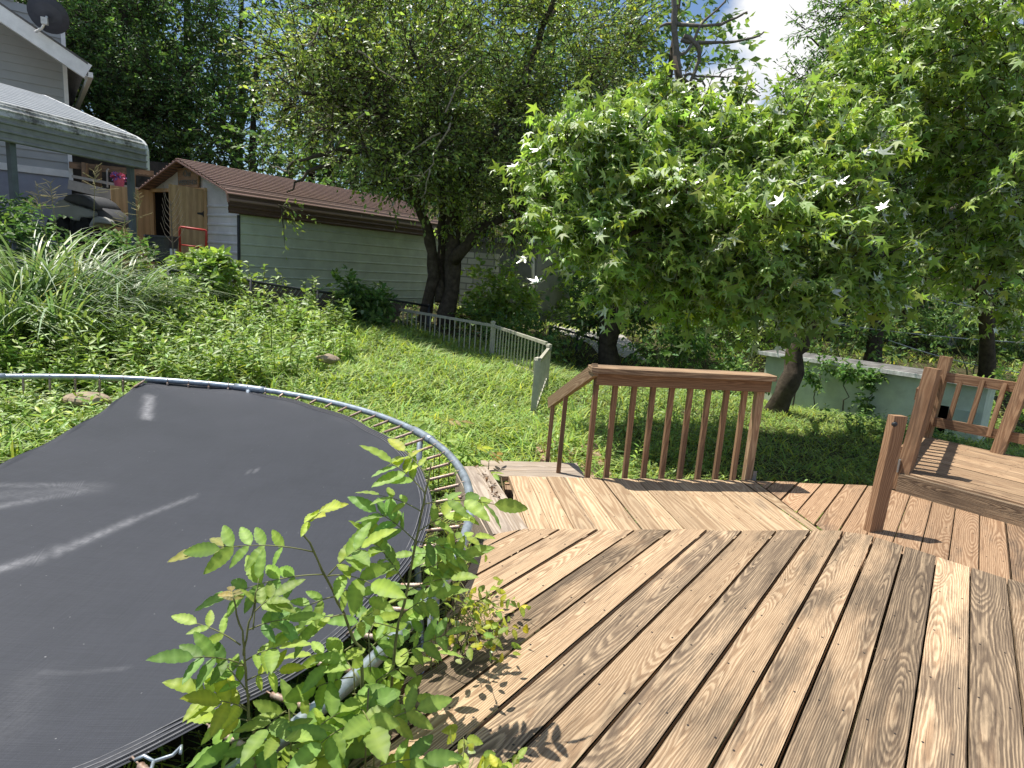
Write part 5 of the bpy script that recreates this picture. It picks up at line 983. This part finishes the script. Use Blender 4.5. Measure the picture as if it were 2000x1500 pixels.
for i, (x, Y, lab) in enumerate(((1330, 22, 'round crowned shade tree behind the vine covered tree'), (1480, 24, 'shade tree on the far slope behind the young star leaved tree'), (1650, 25, 'shade tree beyond the outbuilding roof'), (1800, 23, 'dark shade tree beside the far brick house'), (1950, 22, 'dark shade tree behind the stone pillar'), (2100, 20, 'dark shade tree past the right picture edge'), (640, 24, 'dark tree standing behind the middle of the shed roof'), (820, 26, 'dark tree behind the crown of the forked tree'), (1000, 27, 'dark tree behind the grey garage'), (1120, 30, 'tree rising beyond the gravel drive'))):
    c = at(x, 560, Y); z0 = float(gz(c[0], c[1])); low = x in (1330, 1480); H = 5.2 if low else 9.5; gq = np.random.default_rng(400+i); bl = [(np.array([c[0]+gq.normal()*1.3, c[1]+gq.normal()*1.1, z0+H*f]), np.array([2.0, 1.9, H*.12])*gq.uniform(.8, 1.1)) for f in (.38, .5, .62, .74, .86, .96, .55, .7)]
    tree('shade_tree', lab, bl, [([np.array([c[0], c[1], z0-.2]), np.array([c[0]+.1, c[1], z0+H*.4]), np.array([c[0], c[1]+.1, z0+H*.9])], .2, .04)], LF_D, 'tree', None, seed=410+i, sub=9, spr=11, k=8, L=.8, size=.22, tmpl=SMALL, subr=.42, a=.5)
# ------------------------------------------------------------------ bushes
def bush(label, bl, leaf, seed, group=None, name='shrub', **kw):
    a = dict(sub=8, spr=9, k=8, L=.32, size=.10, tmpl=MED, subr=.42, a=.45, tw=False); a.update(kw)
    c = bl[0][0].copy(); c[2] = float(gz(c[0], c[1])); g = np.random.default_rng(seed); st_ = [([np.array([c[0]+g.normal()*.1, c[1]+g.normal()*.1, c[2]-.05]), (c+b[0])/2, b[0]], .022, .006) for b in bl]
    return tree(name, label, bl, st_, leaf, 'shrub', group, seed=seed, crown_nm='foliage', bark=STEM, **a)
B = lambda *q: [blob(*x) for x in q]
bush('leafy shrub with oval leaves growing through the slatted fence by the shed', B((690, 605, 12.8, 20, 24, .3), (680, 555, 12.6, 14, 8, .2), (712, 632, 12.6, 20, 14, .3), (742, 585, 13.2, 8, 14, .2)), LF_D, 101, size=.14, tmpl=MED)
bush('shrub with large drooping leaves in front of the grey garage', B((975, 565, 16.4, 45, 28, .5), (985, 600, 16.2, 40, 30, .5), (950, 620, 16., 40, 25, .5)), LF_S, 102, size=.22, L=.5, tmpl=MED)
bush('dark shrub under the forked tree behind the picket fence', B((930, 640, 14.2, 70, 30, .7), (1010, 660, 14., 60, 35, .7), (850, 620, 14.8, 50, 25, .6), (780, 620, 14.6, 40, 30, .5)), LF_D, 103, size=.11)
bush('sunlit bright green bush at the far end of the drive', B((1090, 580, 22, 50, 35, 1.), (1060, 555, 22.5, 35, 30, .9), (1120, 610, 21, 50, 28, .9)), LF_W, 104, size=.16, L=.5)
bush('dark rounded shrub at the end of the picket fence', B((1045, 655, 13.2, 35, 26, .4), (1060, 690, 12.6, 26, 26, .35)), LF_D, 105, size=.10)
bush('shrub with shiny leaves right of the vine covered trunk', B((1290, 680, 12.4, 50, 28, .5), (1350, 640, 12.6, 50, 40, .5)), LF_D, 106, size=.12)
bush('low shady shrub hiding the left end of the outbuilding wall', B((1440, 735, 11.6, 40, 24, .4), (1390, 720, 12., 36, 26, .4)), LF_D, 131, size=.10)
bush('yellow green bush below the star leaved tree', B((1430, 610, 14.5, 70, 45, .8), (1390, 560, 15, 60, 40, .8), (1480, 660, 13.8, 60, 30, .6)), LF_A, 107, size=.10)
bush('low shady bush behind the outbuilding roof', B((1640, 660, 15.5, 90, 26, .9), (1700, 620, 17, 80, 40, 1.), (1590, 690, 14.6, 50, 14, .5)), LF_D, 108, size=.12)
bush('shrub beside the young tree trunk above the outbuilding', B((1450, 685, 13.8, 60, 22, .6), (1490, 640, 14.4, 50, 30, .6)), LF_W, 109, size=.10)
bush('sunny bush with white flowers behind the landing railing', B((1945, 800, 12.5, 40, 45, .5), (1990, 790, 12.6, 40, 40, .5), (1930, 850, 12., 30, 30, .4)), LF_W, 110, size=.10)
bush('dark conifer like bush in the shade at the right edge', B((1930, 600, 17, 70, 35, .9), (1990, 640, 16, 60, 40, .8), (1830, 610, 18, 60, 40, .9)), LF_D, 111, size=.12)
bush('tall leafy bush at the left picture edge under the carport', B((20, 450, 9.8, 45, 30, .4), (60, 485, 9.4, 40, 22, .4), (0, 410, 10, 30, 30, .4), (70, 430, 10.2, 18, 20, .3)), LF_D, 112, size=.10)
bush('low bush in front of the riding mower', B((140, 476, 10.6, 50, 8, .3), (220, 484, 10.4, 40, 8, .3)), LF_D, 113, size=.10)
bush('young shrub with large pointed leaves by the red hand truck', B((385, 512, 11., 16, 12, .2), (425, 528, 11., 16, 12, .2), (405, 555, 10.8, 24, 16, .25)), LF_W, 114, size=.15, L=.3)
bush('pale green shrub in front of the fallen fence slats', B((365, 600, 10, 36, 20, .3), (340, 570, 10.2, 26, 14, .25), (385, 630, 9.6, 30, 16, .3)), LF_W, 115, size=.12, tmpl=LANCE)
bush('dark vine tangle beside the tall grass clump', B((255, 575, 9.6, 50, 22, .4), (300, 625, 9.2, 45, 26, .4), (200, 630, 9., 45, 26, .4)), LF_D, 116, size=.11)
for i, (bl, lab) in enumerate(((B((1600, 730, 11.35, 20, 26, .05), (1622, 716, 11.3, 20, 10, .05)), 'ivy patch climbing the green wall beside the red stake'), (B((1702, 750, 10.85, 12, 18, .05), (1694, 778, 10.88, 14, 14, .05), (1706, 728, 10.83, 12, 8, .04)), 'ivy hanging down the middle of the green outbuilding wall'), (B((1660, 722, 11.05, 16, 8, .04)), 'small ivy sprig under the roof edge of the outbuilding'))):
    tree('ivy', lab, bl, [([bl[0][0]-[0, 0, .75], bl[0][0]-[0, .02, .3], bl[0][0]], .012, .005)], LF_D, 'ivy', None, seed=120+i, sub=6, spr=6, k=7, L=.14, size=.085, tmpl=MED, subr=.4, crown_nm='foliage', tw=False)
# ------------------------------------------------------------------ woods behind everything
g = np.random.default_rng(77)
WB, WL = [], []
for k in range(64):
    az_ = R_(-58+116*k/63+g.normal()*1.0); D_ = g.uniform(30, 52); x, y = math.sin(az_)*D_, math.cos(az_)*D_; z = float(gz(x, y)); h = g.uniform(13, 19)
    pxl = 1000+F_*x/y
    if 1290 < pxl < 1560 or 425 < pxl < 560: h *= .16 if pxl > 1000 else .62
    r = h*.2
    for f in (.22, .4, .58, .76, .92): WB.append((np.array([x+g.normal()*.8, y+g.normal()*.8, z+h*f]), np.array([r*(1.25-f*.55), r*(1.25-f*.55), h*.13])))
    WL.append((np.array([x, y, z-.3]), h, .16+.1*g.random()))
lv, twg, P = crown(g, WB, sub=6, spr=9, k=7, L=1.3, size=.42, tmpl=SMALL, subr=.45, a=.5, hue=.25)
woods = thing('woods', 'far hillside woods closing the view behind the sheds and trees', 'woods', (0, 40, 2)); woods['kind'] = 'stuff'
mesh_np('foliage', lv[0], lv[1], LF_F, woods, lv[2]); mb = MB()
for b, h, r in WL: mb.tube([b, b+[0, 0, h*.5], b+[.2, 0, h*.95]], [r, r*.7, r*.2], 7)
mb.build('trunks', BARK, woods, smooth=True)
# understorey between the trees
US = []
for k in range(150):
    az_ = R_(g.uniform(-52, 52)); D_ = g.uniform(21, 40); x, y = math.sin(az_)*D_, math.cos(az_)*D_; pxl = 1000+F_*x/y
    if 1060 < pxl < 1180 and D_ < 27: continue
    if -9.5 > x > -22 and y < 26: continue
    US.append((np.array([x, y, float(gz(x, y))+.6]), np.array([1.6, 1.2, .9+.5*g.random()])))
lv, twg, P = crown(g, US, sub=5, spr=7, k=7, L=.8, size=.24, tmpl=SMALL, subr=.45, a=.5, hue=.25)
tag(mesh_np('undergrowth', lv[0], lv[1], LF_F, None, lv[2]), 'dense undergrowth along the foot of the far woods', 'undergrowth', kind='stuff')
# ------------------------------------------------------------------ grass and weeds
g = np.random.default_rng(5)
def inpoly(x, y, P):
    r = np.zeros(len(x), bool); P = np.asarray(P)
    for i in range(len(P)):
        a, b = P[i], P[(i+1) % len(P)]; c = ((a[1] > y) != (b[1] > y)) & (x < (b[0]-a[0])*(y-a[1])/(b[1]-a[1]+1e-12)+a[0]); r ^= c
    return r
DK = [np.array(polyA), np.array(polyB)+[0, 0], np.array(polyC), np.array(polyD), np.array([(-.4, 4.6), (.1, 3.3), (.1, 4.4), (.65, 4.5), (.65, 5.5), (-.15, 5.4)])]
def free_spot(x, y):
    ok = np.ones(len(x), bool)
    for P in DK: ok &= ~inpoly(x, y, P)
    return ok
def noise2(x, y, s, k): 
    a = np.sin(x*s+1.7*np.sin(y*s*.8+k))+np.sin(y*s*1.3+2.1*np.sin(x*s*.6+k*2))+.6*np.sin((x+y)*s*2.1+k*3); return a/2.6
def blade_t(n=4):
    xs = np.linspace(0, 1, n); V = []; T = []
    for i, x in enumerate(xs): w_ = .5*(1-x)**.6*(.6+.4*min(1, x*4)); V += [(x, w_, 0), (x, -w_, 0)] if i < n-1 else [(x, 0, 0)]
    for i in range(n-2): a = 2*i; T += [(a, a+1, a+3), (a, a+3, a+2)]
    a = 2*(n-2); T.append((a, a+1, a+2)); return np.array(V, float), np.array(T), xs
BV, BT, BX = blade_t()
def blades(x, y, h, wd, bend, tn, lean=.35):
    """curved grass blades, each its own direction"""
    n = len(x); z = gh(x, y)-.02; th = g.random(n)*2*np.pi; d = np.c_[np.cos(th), np.sin(th), np.zeros(n)]; s_ = np.c_[-np.sin(th), np.cos(th), np.zeros(n)]
    le = lean*g.random(n); V = np.empty((n, len(BV), 3))
    for i, (bx_, by_, _) in enumerate(BV):
        a = (le*bx_+bend*bx_**2)*h; zz = h*(bx_-.45*np.minimum(bend, 1.2)*bx_**2); V[:, i] = np.c_[x, y, z]+d*a[:, None]+s_*(by_*wd)[:, None]+np.array([0, 0, 1.])*zz[:, None]
    T = (BT[None]+(np.arange(n)*len(BV))[:, None, None]).reshape(-1, 3); return V.reshape(-1, 3), T, np.repeat(tn, len(BV), axis=0)
acc = Acc()
def scatter(n, x0, x1, y0, y1, keep=None):
    x = g.uniform(x0, x1, n); y = g.uniform(y0, y1, n); k = free_spot(x, y)
    if keep is not None: k &= keep(x, y)
    return x[k], y[k]
# soft tall grass of the slope
x, y = scatter(44000, -4.2, 1.2, 4.6, 13.5, lambda x, y: (y > 5.0+.25*x) & (x < 1.1-.06*(y-5)) & (noise2(x, y, 1.1, 2)*.4+g.random(len(x)) > .05+.22*np.clip(-x-2.2, 0, 2)))
h = (.12+.20*g.random(len(x)))*(1+.4*noise2(x, y, 1.4, 4)); acc.add(*blades(x, y, h, .016+.012*g.random(len(x))+.0008*y, .4+1.1*g.random(len(x)), tones(len(x), .45, .3, .05, g)))
# low lawn in the dappled shade
x, y = scatter(70000, .2, 9.5, 4.7, 13.6, lambda x, y: (x > .9-.06*(y-5)) | (y > 12)); h = (.06+.09*g.random(len(x)))*(1+.4*noise2(x, y, 1.7, 7)); acc.add(*blades(x, y, h, .010+.008*g.random(len(x))+.0006*y, .5+.9*g.random(len(x)), tones(len(x), .45, .3, .03, g)*.9))
# under and round the trampoline, and thin grass elsewhere
x, y = scatter(26000, -7, .1, .4, 6.2); h = .06+.14*g.random(len(x)); acc.add(*blades(x, y, h, .008+.006*g.random(len(x)), .4+.9*g.random(len(x)), tones(len(x), .5, .35, .15, g)))
x, y = scatter(60000, -16, 26, 6., 34, lambda x, y: noise2(x, y, .8, 9)+g.random(len(x))*1.2 > .25); h = .08+.14*g.random(len(x))+.003*y; acc.add(*blades(x, y, h, .016+.0014*y, .4+.8*g.random(len(x)), tones(len(x), .5, .3, .08, g)*.9))
gr = acc.build('grass', LF_G); tag(gr, 'bright green uncut grass over the yard', 'grass', kind='stuff')
def weed_field(name, label, x, y, hmin, hmax, nl, size, tmpl, leaf, tn=1., seed=1, stem=True):
    gg_ = np.random.default_rng(seed); n = len(x); H = gg_.uniform(hmin, hmax, n)*(1+.3*noise2(x, y, .9, seed)); z = gh(x, y); t = (np.arange(nl)+1.2)/(nl+.6)
    lean = gg_.normal(size=(n, 2))*.12*H[:, None]; P = np.empty((n, nl, 3)); th = gg_.random((n, 1))*6.28+np.arange(nl)[None]*1.57+gg_.normal(size=(n, nl))*.35
    P[:, :, 0] = x[:, None]+lean[:, :1]*t**2; P[:, :, 1] = y[:, None]+lean[:, 1:]*t**2; P[:, :, 2] = z[:, None]+H[:, None]*t
    el = .55-1.*(1-t)[None]+gg_.normal(size=(n, nl))*.3; X = np.stack([np.cos(th)*np.cos(el), np.sin(th)*np.cos(el), np.sin(el)], -1)
    sz = size*(.55+.6*gg_.random((n, nl)))*(1.15-.45*t)[None]; tt_ = (tones(n*nl, .35, .2, .04, gg_)*np.repeat(1+.5*(gg_.random((n, 1))-.5), nl, axis=0)*tn)
    Zn = np.array([0, 0, 1.])+gg_.normal(size=(n*nl, 3))*.3
    V, T, C = inst(*tmpl, P.reshape(-1, 3), X.reshape(-1, 3), Zn, sz.ravel(), tt_)
    a = Acc(); a.add(V, T, C)
    if stem: a.add(*inst(*TW, np.c_[x, y, z-.03], np.c_[lean, H], np.tile([1., .1, 0], (n, 1)), H*1.03, np.tile([[.9, .75, .7]], (n, 1))))
    return tag(a.build(name, leaf), label, 'weeds', kind='stuff')
def dens(P, n, jit=1.):      # points inside a picture polygon dropped onto the ground
    P = np.array(P, float); xs, ys = [], []
    while len(xs) < n:
        px, py = g.uniform(P[:, 0].min(), P[:, 0].max()), g.uniform(P[:, 1].min(), P[:, 1].max())
        if not inpoly(np.array([px]), np.array([py]), P)[0]: continue
        q = ray(px, py); Yv = np.linspace(4.5, 18, 140); zz = CZ+q[2]/q[1]*Yv; gzv = gz(q[0]/q[1]*Yv, Yv)+.15; k = np.argmax(zz < gzv)
        if zz[k] >= gzv[k]: continue
        if g.random() < (Yv[k]/11)**1.0: xs.append(q[0]/q[1]*Yv[k]); ys.append(Yv[k])
    return np.array(xs), np.array(ys)
x, y = dens([(-60, 640), (200, 600), (430, 570), (560, 600), (640, 640), (700, 690), (560, 740), (380, 745), (0, 745), (-60, 745)], 620); weed_field('leafy_weeds', 'waist high leafy weeds along the slope behind the trampoline', x, y, .28, .68, 26, .165, LANCE, LF_W, seed=3)
x, y = dens([(240, 560), (420, 545), (640, 600), (700, 650), (560, 650), (300, 640)], 150); weed_field('tall_weeds', 'taller broad leaved weeds crowding the fence below the shed', x, y, .45, .85, 26, .17, MED, LF_W, tn=.85, seed=13)
x, y = scatter(700, -6.5, -2.2, 4.9, 6.6); weed_field('low_weeds', 'low leafy weeds right behind the trampoline rim', x, y, .10, .32, 16, .125, LANCE, LF_W, seed=4)
x, y = scatter(900, -2.6, .9, 4.6, 8.2, lambda x, y: noise2(x, y, 1.6, 3) > -.1); weed_field('ground_cover', 'broad leaved ground cover among the grass by the steps', x, y, .08, .20, 10, .075, MED, LF_W, seed=6)
x, y = scatter(4200, .5, 9.2, 4.8, 13.2, lambda x, y: noise2(x, y, 1.3, 8) > -.35); weed_field('lawn_clover', 'low leafy clover mixed through the shaded lawn', x, y, .05, .13, 9, .055, MED, LF_W, tn=.9, seed=7)
x, y = dens([(1130, 760), (1300, 740), (1480, 800), (1420, 880), (1180, 900)], 130); weed_field('lawn_weeds', 'upright leafy weeds standing in the lawn behind the deck railing', x, y, .22, .42, 20, .09, LANCE, LF_W, seed=8)
x, y = dens([(1545, 800), (1700, 850), (1880, 880), (1860, 850), (1700, 815)], 60); weed_field('wall_foot_weeds', 'dark weeds along the foot of the green outbuilding wall', x, y, .15, .4, 14, .10, MED, LF_D, seed=9)
x, y = scatter(260, -.9, .05, .3, 2.6); weed_field('gap_weeds', 'weeds growing in the dark gap between trampoline and deck', x, y, .15, .42, 12, .085, MED, LF_D, seed=10)
# tall arching grass clumps on the left slope
def clump(label, c, n, hl, seed, plume=0):
    gg_ = np.random.default_rng(seed); root = thing('tall_grass_clump', label, 'grass clump', c, 'tall grass clumps on the slope'); V, T, C = [], [], []; m = 9; k = 0
    for i in range(n):
        th = gg_.random()*6.28; d = np.array([math.cos(th), math.sin(th), 0]); s_ = np.array([-d[1], d[0], 0]); h = hl*gg_.uniform(.55, 1.05); ben = gg_.uniform(.35, 1.15); w_ = gg_.uniform(.013, .026); b = c+d*gg_.random()*.28; t0 = gg_.uniform(.15, .5)
        tn = tones(1, .35, .2, .08, gg_)[0]*(np.array([1.7, 1.25, .9]) if gg_.random() < .09 else 1)
        for j in range(m):
            t = j/(m-1); p = b+d*(t0*t+ben*t**2.6)*h*.8+ZU*h*(t-.62*ben*t**3); wj = w_*(1-t)**.55*(.5+.5*min(1, t*4)); V += [p+s_*wj+ZU*wj*.3, p-s_*wj+ZU*wj*.3]; C += [tn, tn]
            if j: a = k+2*j; T += [(a-2, a-1, a+1), (a-2, a+1, a)]
        k += 2*m
    mesh_np('blades', V, T, LF_T, root, np.array(C))
    if plume:
        mb = MB()
        for i in range(plume):
            b = c+gg_.normal(size=3)*[.2, .2, 0]; p = b+[gg_.normal()*.25, gg_.normal()*.2, hl*gg_.uniform(1.0, 1.2)]; mb.tube([b, b*.4+p*.6, p], [.006, .004, .003], 5)
            for q in range(26): t = gg_.random(); s0 = p-[0, 0, .34*t]; mb.tube([s0, s0+gg_.normal(size=3)*[.10, .10, .03]*(.4+t)+[0, 0, .05]], [.002, .0032], 4)
        mb.build('seed_head', simple('straw_seed_head', (.30, .26, .12), .9, 0, .2, 20), root)
for i, (px, py, Y, n, hl, pl__, lab) in enumerate(((60, 640, 8.3, 260, 2.1, 0, 'tall arching grass clump at the left edge, broadest of the group'), (150, 610, 8.8, 250, 1.95, 3, 'tall grass clump with straw coloured seed heads below the riding mower'), (235, 600, 9.0, 200, 1.7, 2, 'tall grass clump just left of the open shed doors'), (10, 690, 7.2, 190, 1.5, 0, 'lower grass clump in front, nearest the trampoline at the left edge'), (110, 660, 7.6, 190, 1.5, 0, 'grass clump with bent brown tipped blades in the middle of the slope'), (300, 600, 9.6, 120, 1.1, 0, 'thin grass clump in front of the fallen fence slats'))):
    c = at(px, py, Y); c[2] = float(gz(c[0], c[1]))-.03; clump(lab, c, n, hl, 200+i, pl__)
# ------------------------------------------------------------------ saplings between trampoline and deck
class Sap:
    def __init__(s, name, label, base, seed, leaf=LF_Y): s.root = thing(name, label, 'sapling', base); s.g = np.random.default_rng(seed); s.acc = Acc(); s.mb = MB(); s.leaf = leaf
    def stem(s, pts, r0_, r1_): limb(s.mb, pts, r0_, r1_, 7, .0015, s.g)
    def leafs(s, P, X, Z, sz, tn, tmpl=FINE): s.acc.add(*inst(*tmpl, np.array(P), np.array(X), np.array(Z), np.array(sz), np.array(tn)))
    def spray(s, b, e, pairs, L, nz=(.1, -.35, 1.), sag=.12, tone=(1, 1, 1), start=.28, tmpl=FINE, term=1.15):
        b, e = np.asarray(b), np.asarray(e); ln = np.linalg.norm(e-b); d = (e-b)/ln; nz = nrm(np.array(nz)+s.g.normal(size=3)*.18); ts = np.linspace(0, 1, 9)
        C = np.array([b+(e-b)*t+np.array([0, 0, sag*ln*4*t*(1-t)*.5]) for t in ts]); s.mb.tube(C, np.linspace(.0019, .0010, 9), 5)
        f = lambda t: np.array([np.interp(t, ts, C[:, i]) for i in range(3)])
        P, X, Z, S_, TN = [], [], [], [], []
        for k in range(pairs):
            t = start+(1-start)*(k+.3)/(pairs+.1); sd_ = nrm(np.cross(nz, d))
            for sg in (1, -1):
                a = s.g.normal()*.12; x_ = nrm(d*(.62+a)+sd_*sg*(.85)+np.array([0, 0, s.g.normal()*.18-.08])); P.append(f(min(1, t+s.g.normal()*.012))); X.append(x_); Z.append(nz+s.g.normal(size=3)*.3+sd_*sg*-.25); S_.append(1.32*L*s.g.uniform(.8, 1.15)*(1 if k else .8)); TN.append(np.array(tone)*tones(1, .22, .14, 0, s.g)[0])
        P.append(e); X.append(d+[0, 0, -.1]); Z.append(nz+s.g.normal(size=3)*.2); S_.append(1.32*L*term); TN.append(np.array(tone)*tones(1, .2, .12, 0, s.g)[0]); s.leafs(P, X, Z, S_, TN, tmpl)
    def done(s): s.acc.build('leaves', s.leaf, s.root); s.mb.build('stem', STEM, s.root, smooth=True)
YEL, RED_, PAL, DRK = (1.75, 1.35, .8), (1.35, .70, 1.0), (1.25, 1.15, 1.0), (.75, .85, .9)
q = lambda x, y, Y: at(x, y, Y)
gd = lambda p: np.array([p[0], p[1], float(gz(p[0], p[1]))-.03])
s = Sap('sapling', 'tallest sapling with feathery leaves, rising over the trampoline rim beside the deck corner', gd(q(762, 1360, 1.62)), 301)
s.stem([gd(q(758, 1380, 1.60)), q(765, 1330, 1.60), q(790, 1180, 1.62), q(812, 1060, 1.64), q(828, 985, 1.65), q(838, 930, 1.65), q(842, 905, 1.66)], .0048, .002)
for b, e, n, L, t in (((832, 965), (765, 905), 3, .070, (1.15, 1.1, 1)), ((836, 935), (790, 882), 2, .055, YEL), ((824, 1000), (742, 968), 2, .05, PAL), ((812, 1058), (735, 1000), 5, .062, (1, 1.08, 1.1)), ((796, 1150), (733, 1062), 5, .066, PAL), ((826, 985), (965, 985), 3, .070, (1.15, 1.08, 1)), ((815, 1040), (905, 995), 3, .06, PAL), ((812, 1058), (880, 1075), 3, .06, (.95, 1, 1)), ((800, 1130), (905, 1085), 4, .06, PAL), ((795, 1155), (880, 1130), 3, .055, (1, 1, 1)), ((785, 1200), (850, 1165), 3, .055, (.9, .95, 1)), ((780, 1230), (700, 1215), 2, .06, (.9, 1, 1)), ((772, 1290), (870, 1240), 3, .055, (.95, 1, 1))):
    s.spray(q(*b, 1.64), q(*e, 1.64+s.g.normal()*.05), n, L, tone=t)
s.done()
s = Sap('sapling', 'leaning sapling with a dark stem and long leaflets spread over the trampoline mat', gd(q(705, 1350, 1.5)), 302)
s.stem([gd(q(712, 1370, 1.48)), q(706, 1325, 1.48), q(690, 1250, 1.48), q(660, 1175, 1.47), q(630, 1115, 1.46), q(605, 1060, 1.45), q(590, 1040, 1.45)], .0048, .002)
for b, e, n, L, t in (((612, 1078), (430, 1072), 4, .062, (1.1, 1.1, 1)), ((470, 1068), (405, 1074), 1, .065, (1.5, .95, 1)), ((634, 1122), (455, 1160), 4, .068, (1.05, 1.1, .9)), ((590, 1042), (618, 1010), 1, .04, YEL), ((615, 1012), (632, 995), 1, .07, YEL), ((640, 1125), (705, 1070), 3, .070, PAL), ((640, 1125), (725, 1140), 2, .070, (1.2, 1.15, .8)), ((655, 1165), (590, 1190), 2, .06, (1, 1, 1)), ((672, 1200), (600, 1225), 3, .065, PAL), ((682, 1235), (740, 1190), 3, .060, PAL), ((690, 1260), (640, 1300), 2, .062, (.9, 1, 1)), ((650, 1150), (720, 1170), 2, .05, PAL)):
    s.spray(q(*b, 1.46), q(*e, 1.44+s.g.normal()*.05), n, L, tone=t)
s.done()
s = Sap('sapling', 'sapling with a slim straight stem and pale yellow lower leaves in the near gap', gd(q(500, 1500, 1.3)), 303)
s.stem([gd(q(508, 1530, 1.28)), q(500, 1490, 1.28), q(488, 1400, 1.28), q(478, 1310, 1.28), q(476, 1250, 1.28), q(464, 1200, 1.28), q(455, 1165, 1.28)], .004, .0016)
s.stem([q(476, 1280, 1.28), q(483, 1230, 1.29), q(495, 1190, 1.30), q(502, 1150, 1.31)], .0028, .0014)
for b, e, n, L, t in (((476, 1298), (378, 1284), 3, .060, DRK), ((470, 1260), (385, 1218), 2, .045, (1.5, 1.3, 1.1)), ((460, 1185), (453, 1155), 3, .030, RED_), ((497, 1195), (535, 1165), 3, .05, (1.1, 1., .8)), ((486, 1230), (560, 1210), 3, .055, (.95, 1.05, 1.1)), ((480, 1290), (545, 1265), 3, .055, PAL), ((480, 1330), (545, 1310), 2, .042, YEL), ((486, 1385), (400, 1350), 3, .062, YEL), ((486, 1390), (430, 1370), 2, .065, YEL), ((490, 1410), (430, 1400), 2, .06, YEL), ((492, 1440), (420, 1465), 3, .070, (1.0, 1.1, .9)), ((488, 1360), (440, 1300), 2, .05, (1.1, 1.1, .8)), ((478, 1300), (430, 1310), 2, .045, PAL), ((494, 1230), (505, 1130), 1, .045, PAL), ((495, 1460), (560, 1440), 2, .06, PAL)):
    s.spray(q(*b, 1.28), q(*e, 1.27+s.g.normal()*.04), n, L, tone=t)
s.done()
s = Sap('sapling', 'bushy sapling with broad oval leaves crowding the near edge of the deck', gd(q(650, 1480, 1.3)), 304)
for bx_, tx_, ty_ in ((560, 565, 1385), (610, 600, 1430), (690, 720, 1345), (640, 650, 1440), (700, 735, 1420)):
    b = gd(q(bx_+g.normal()*8, 1490, 1.36)); e = q(tx_, ty_, 1.36+g.normal()*.05); s.stem([b, (b+e)/2+[.01, 0, .02], e], .004, .002)
    for k in range(4):
        o = e+[g.normal()*.03, g.normal()*.03, -.04*k]; a = g.random()*6.28; s.spray(o, o+[.10*math.cos(a), .10*math.sin(a)*.8, .015], 2, .066, tone=(PAL, (1, 1, 1), (.9, 1, 1), (1.25, 1.15, .8))[k], tmpl=OVATE if k % 2 else FINE)
s.done()
s = Sap('sapling', 'low leafy shoots at the foot of the tallest sapling against the deck edge', gd(q(790, 1300, 1.75)), 305)
for px, py, Y in ((720, 1240, 1.62), (690, 1290, 1.5), (840, 1110, 1.85), (850, 1190, 1.85), (780, 1280, 1.68), (735, 1330, 1.55), (870, 1060, 2.05)):
    e = q(px, py, Y); s.stem([gd(e+[-.05, .0, 0]), e*.5+gd(e)*.5+[.02, 0, 0], e], .0035, .0016)
    for k in range(3):
        a = g.random()*6.28; o = e-[0, 0, .05*k]; s.spray(o, o+[.11*math.cos(a), .09*math.sin(a), .01], 2, .055, tone=(PAL, (1.1, 1.1, .8), (.9, .95, 1))[k], tmpl=OVATE if g.random() < .5 else FINE)
s.done()
s = Sap('vine', 'yellow green creeper with small heart leaves sprawling onto the deck boards', q(900, 1220, 2.0), 306)
s.root['category'] = 'vine'
for k in range(34):
    px, py = 940+g.normal()*36, 1215+g.normal()*34; e = atz(px, py, .04+.16*g.random()); b = atz(892+g.normal()*14, 1215+g.normal()*40, -.02); s.stem([b, (b+e)/2+[0, 0, .05], e], .002, .001)
    n = 5; P = e+g.normal(size=(n, 3))*[.03, .03, .025]; s.leafs(P, g.normal(size=(n, 3))+[.3, -.2, -.3], np.array([0, -.3, .8])+g.normal(size=(n, 3))*.5, .034*(.7+.6*g.random(n)), tones(n, .3, .3, .25, g)*[1.25, 1.05, .8], OVATE)
s.done()
s = Sap('seedling', 'small seedling leaves poking up at the bottom edge of the deck picture', atz(930, 1500, 0), 307); s.root['label'] = 'small seedling with yellowish leaves at the near bottom edge over the deck boards'
for px, py in ((905, 1440), (890, 1475), (925, 1480), (960, 1490), (1000, 1480), (1030, 1495), (860, 1490), (905, 1500), (980, 1510)):
    e = atz(px, py, .10+.03*g.random()); s.stem([atz(900, 1560, 0), (atz(900, 1560, .1)+e)/2, e], .002, .0012); n = 4; s.leafs(e+g.normal(size=(n, 3))*.014, g.normal(size=(n, 3))+[0, 0, -.1], np.array([0, -.4, .8])+g.normal(size=(n, 3))*.4, .042*(.7+.6*g.random(n)), tones(n, .25, .25, .2, g)*[1.2, 1.05, .8], OVATE)
s.done()
# young plants with reddish tops at the step
s = Sap('young_plant', 'young plant with reddish brown top leaves beside the deck step', gd(q(880, 900, 5.)), 308)
for px, py, t in ((862, 825, RED_), (905, 880, YEL), (955, 900, RED_), (880, 870, YEL), (930, 870, PAL), (850, 860, PAL)):
    e = q(px, py, 5.0); s.stem([gd(e), e], .006, .003)
    for k in range(4): a = g.random()*6.28; o = e-[0, 0, .05*k]; s.spray(o, o+[.16*math.cos(a), .12*math.sin(a), .02], 2, .075, tone=t if k < 1 else PAL)
s.done()
# dry leaves and litter caught at the corner of the grey side timbers
lit = np.random.default_rng(12); P = np.array([atz(936+lit.normal()*4+t*36, 915+t*60+lit.normal()*4, -.185+.012*lit.random()) for t in lit.random(70)])
V, T, C = inst(*MED, P, lit.normal(size=(70, 3)), np.array([0, 0, 1.])+lit.normal(size=(70, 3))*.4, 0.03*(.6+.7*lit.random(70)), tones(70, .5, .2, 0, lit)); tag(mesh_np('leaf_litter', V, T, leafmat('dry_leaf', (.10, .06, .035), (.03, .018, .01), gloss=.02), None, C), 'dry brown leaf litter caught beside the grey side timbers', 'litter', kind='stuff')
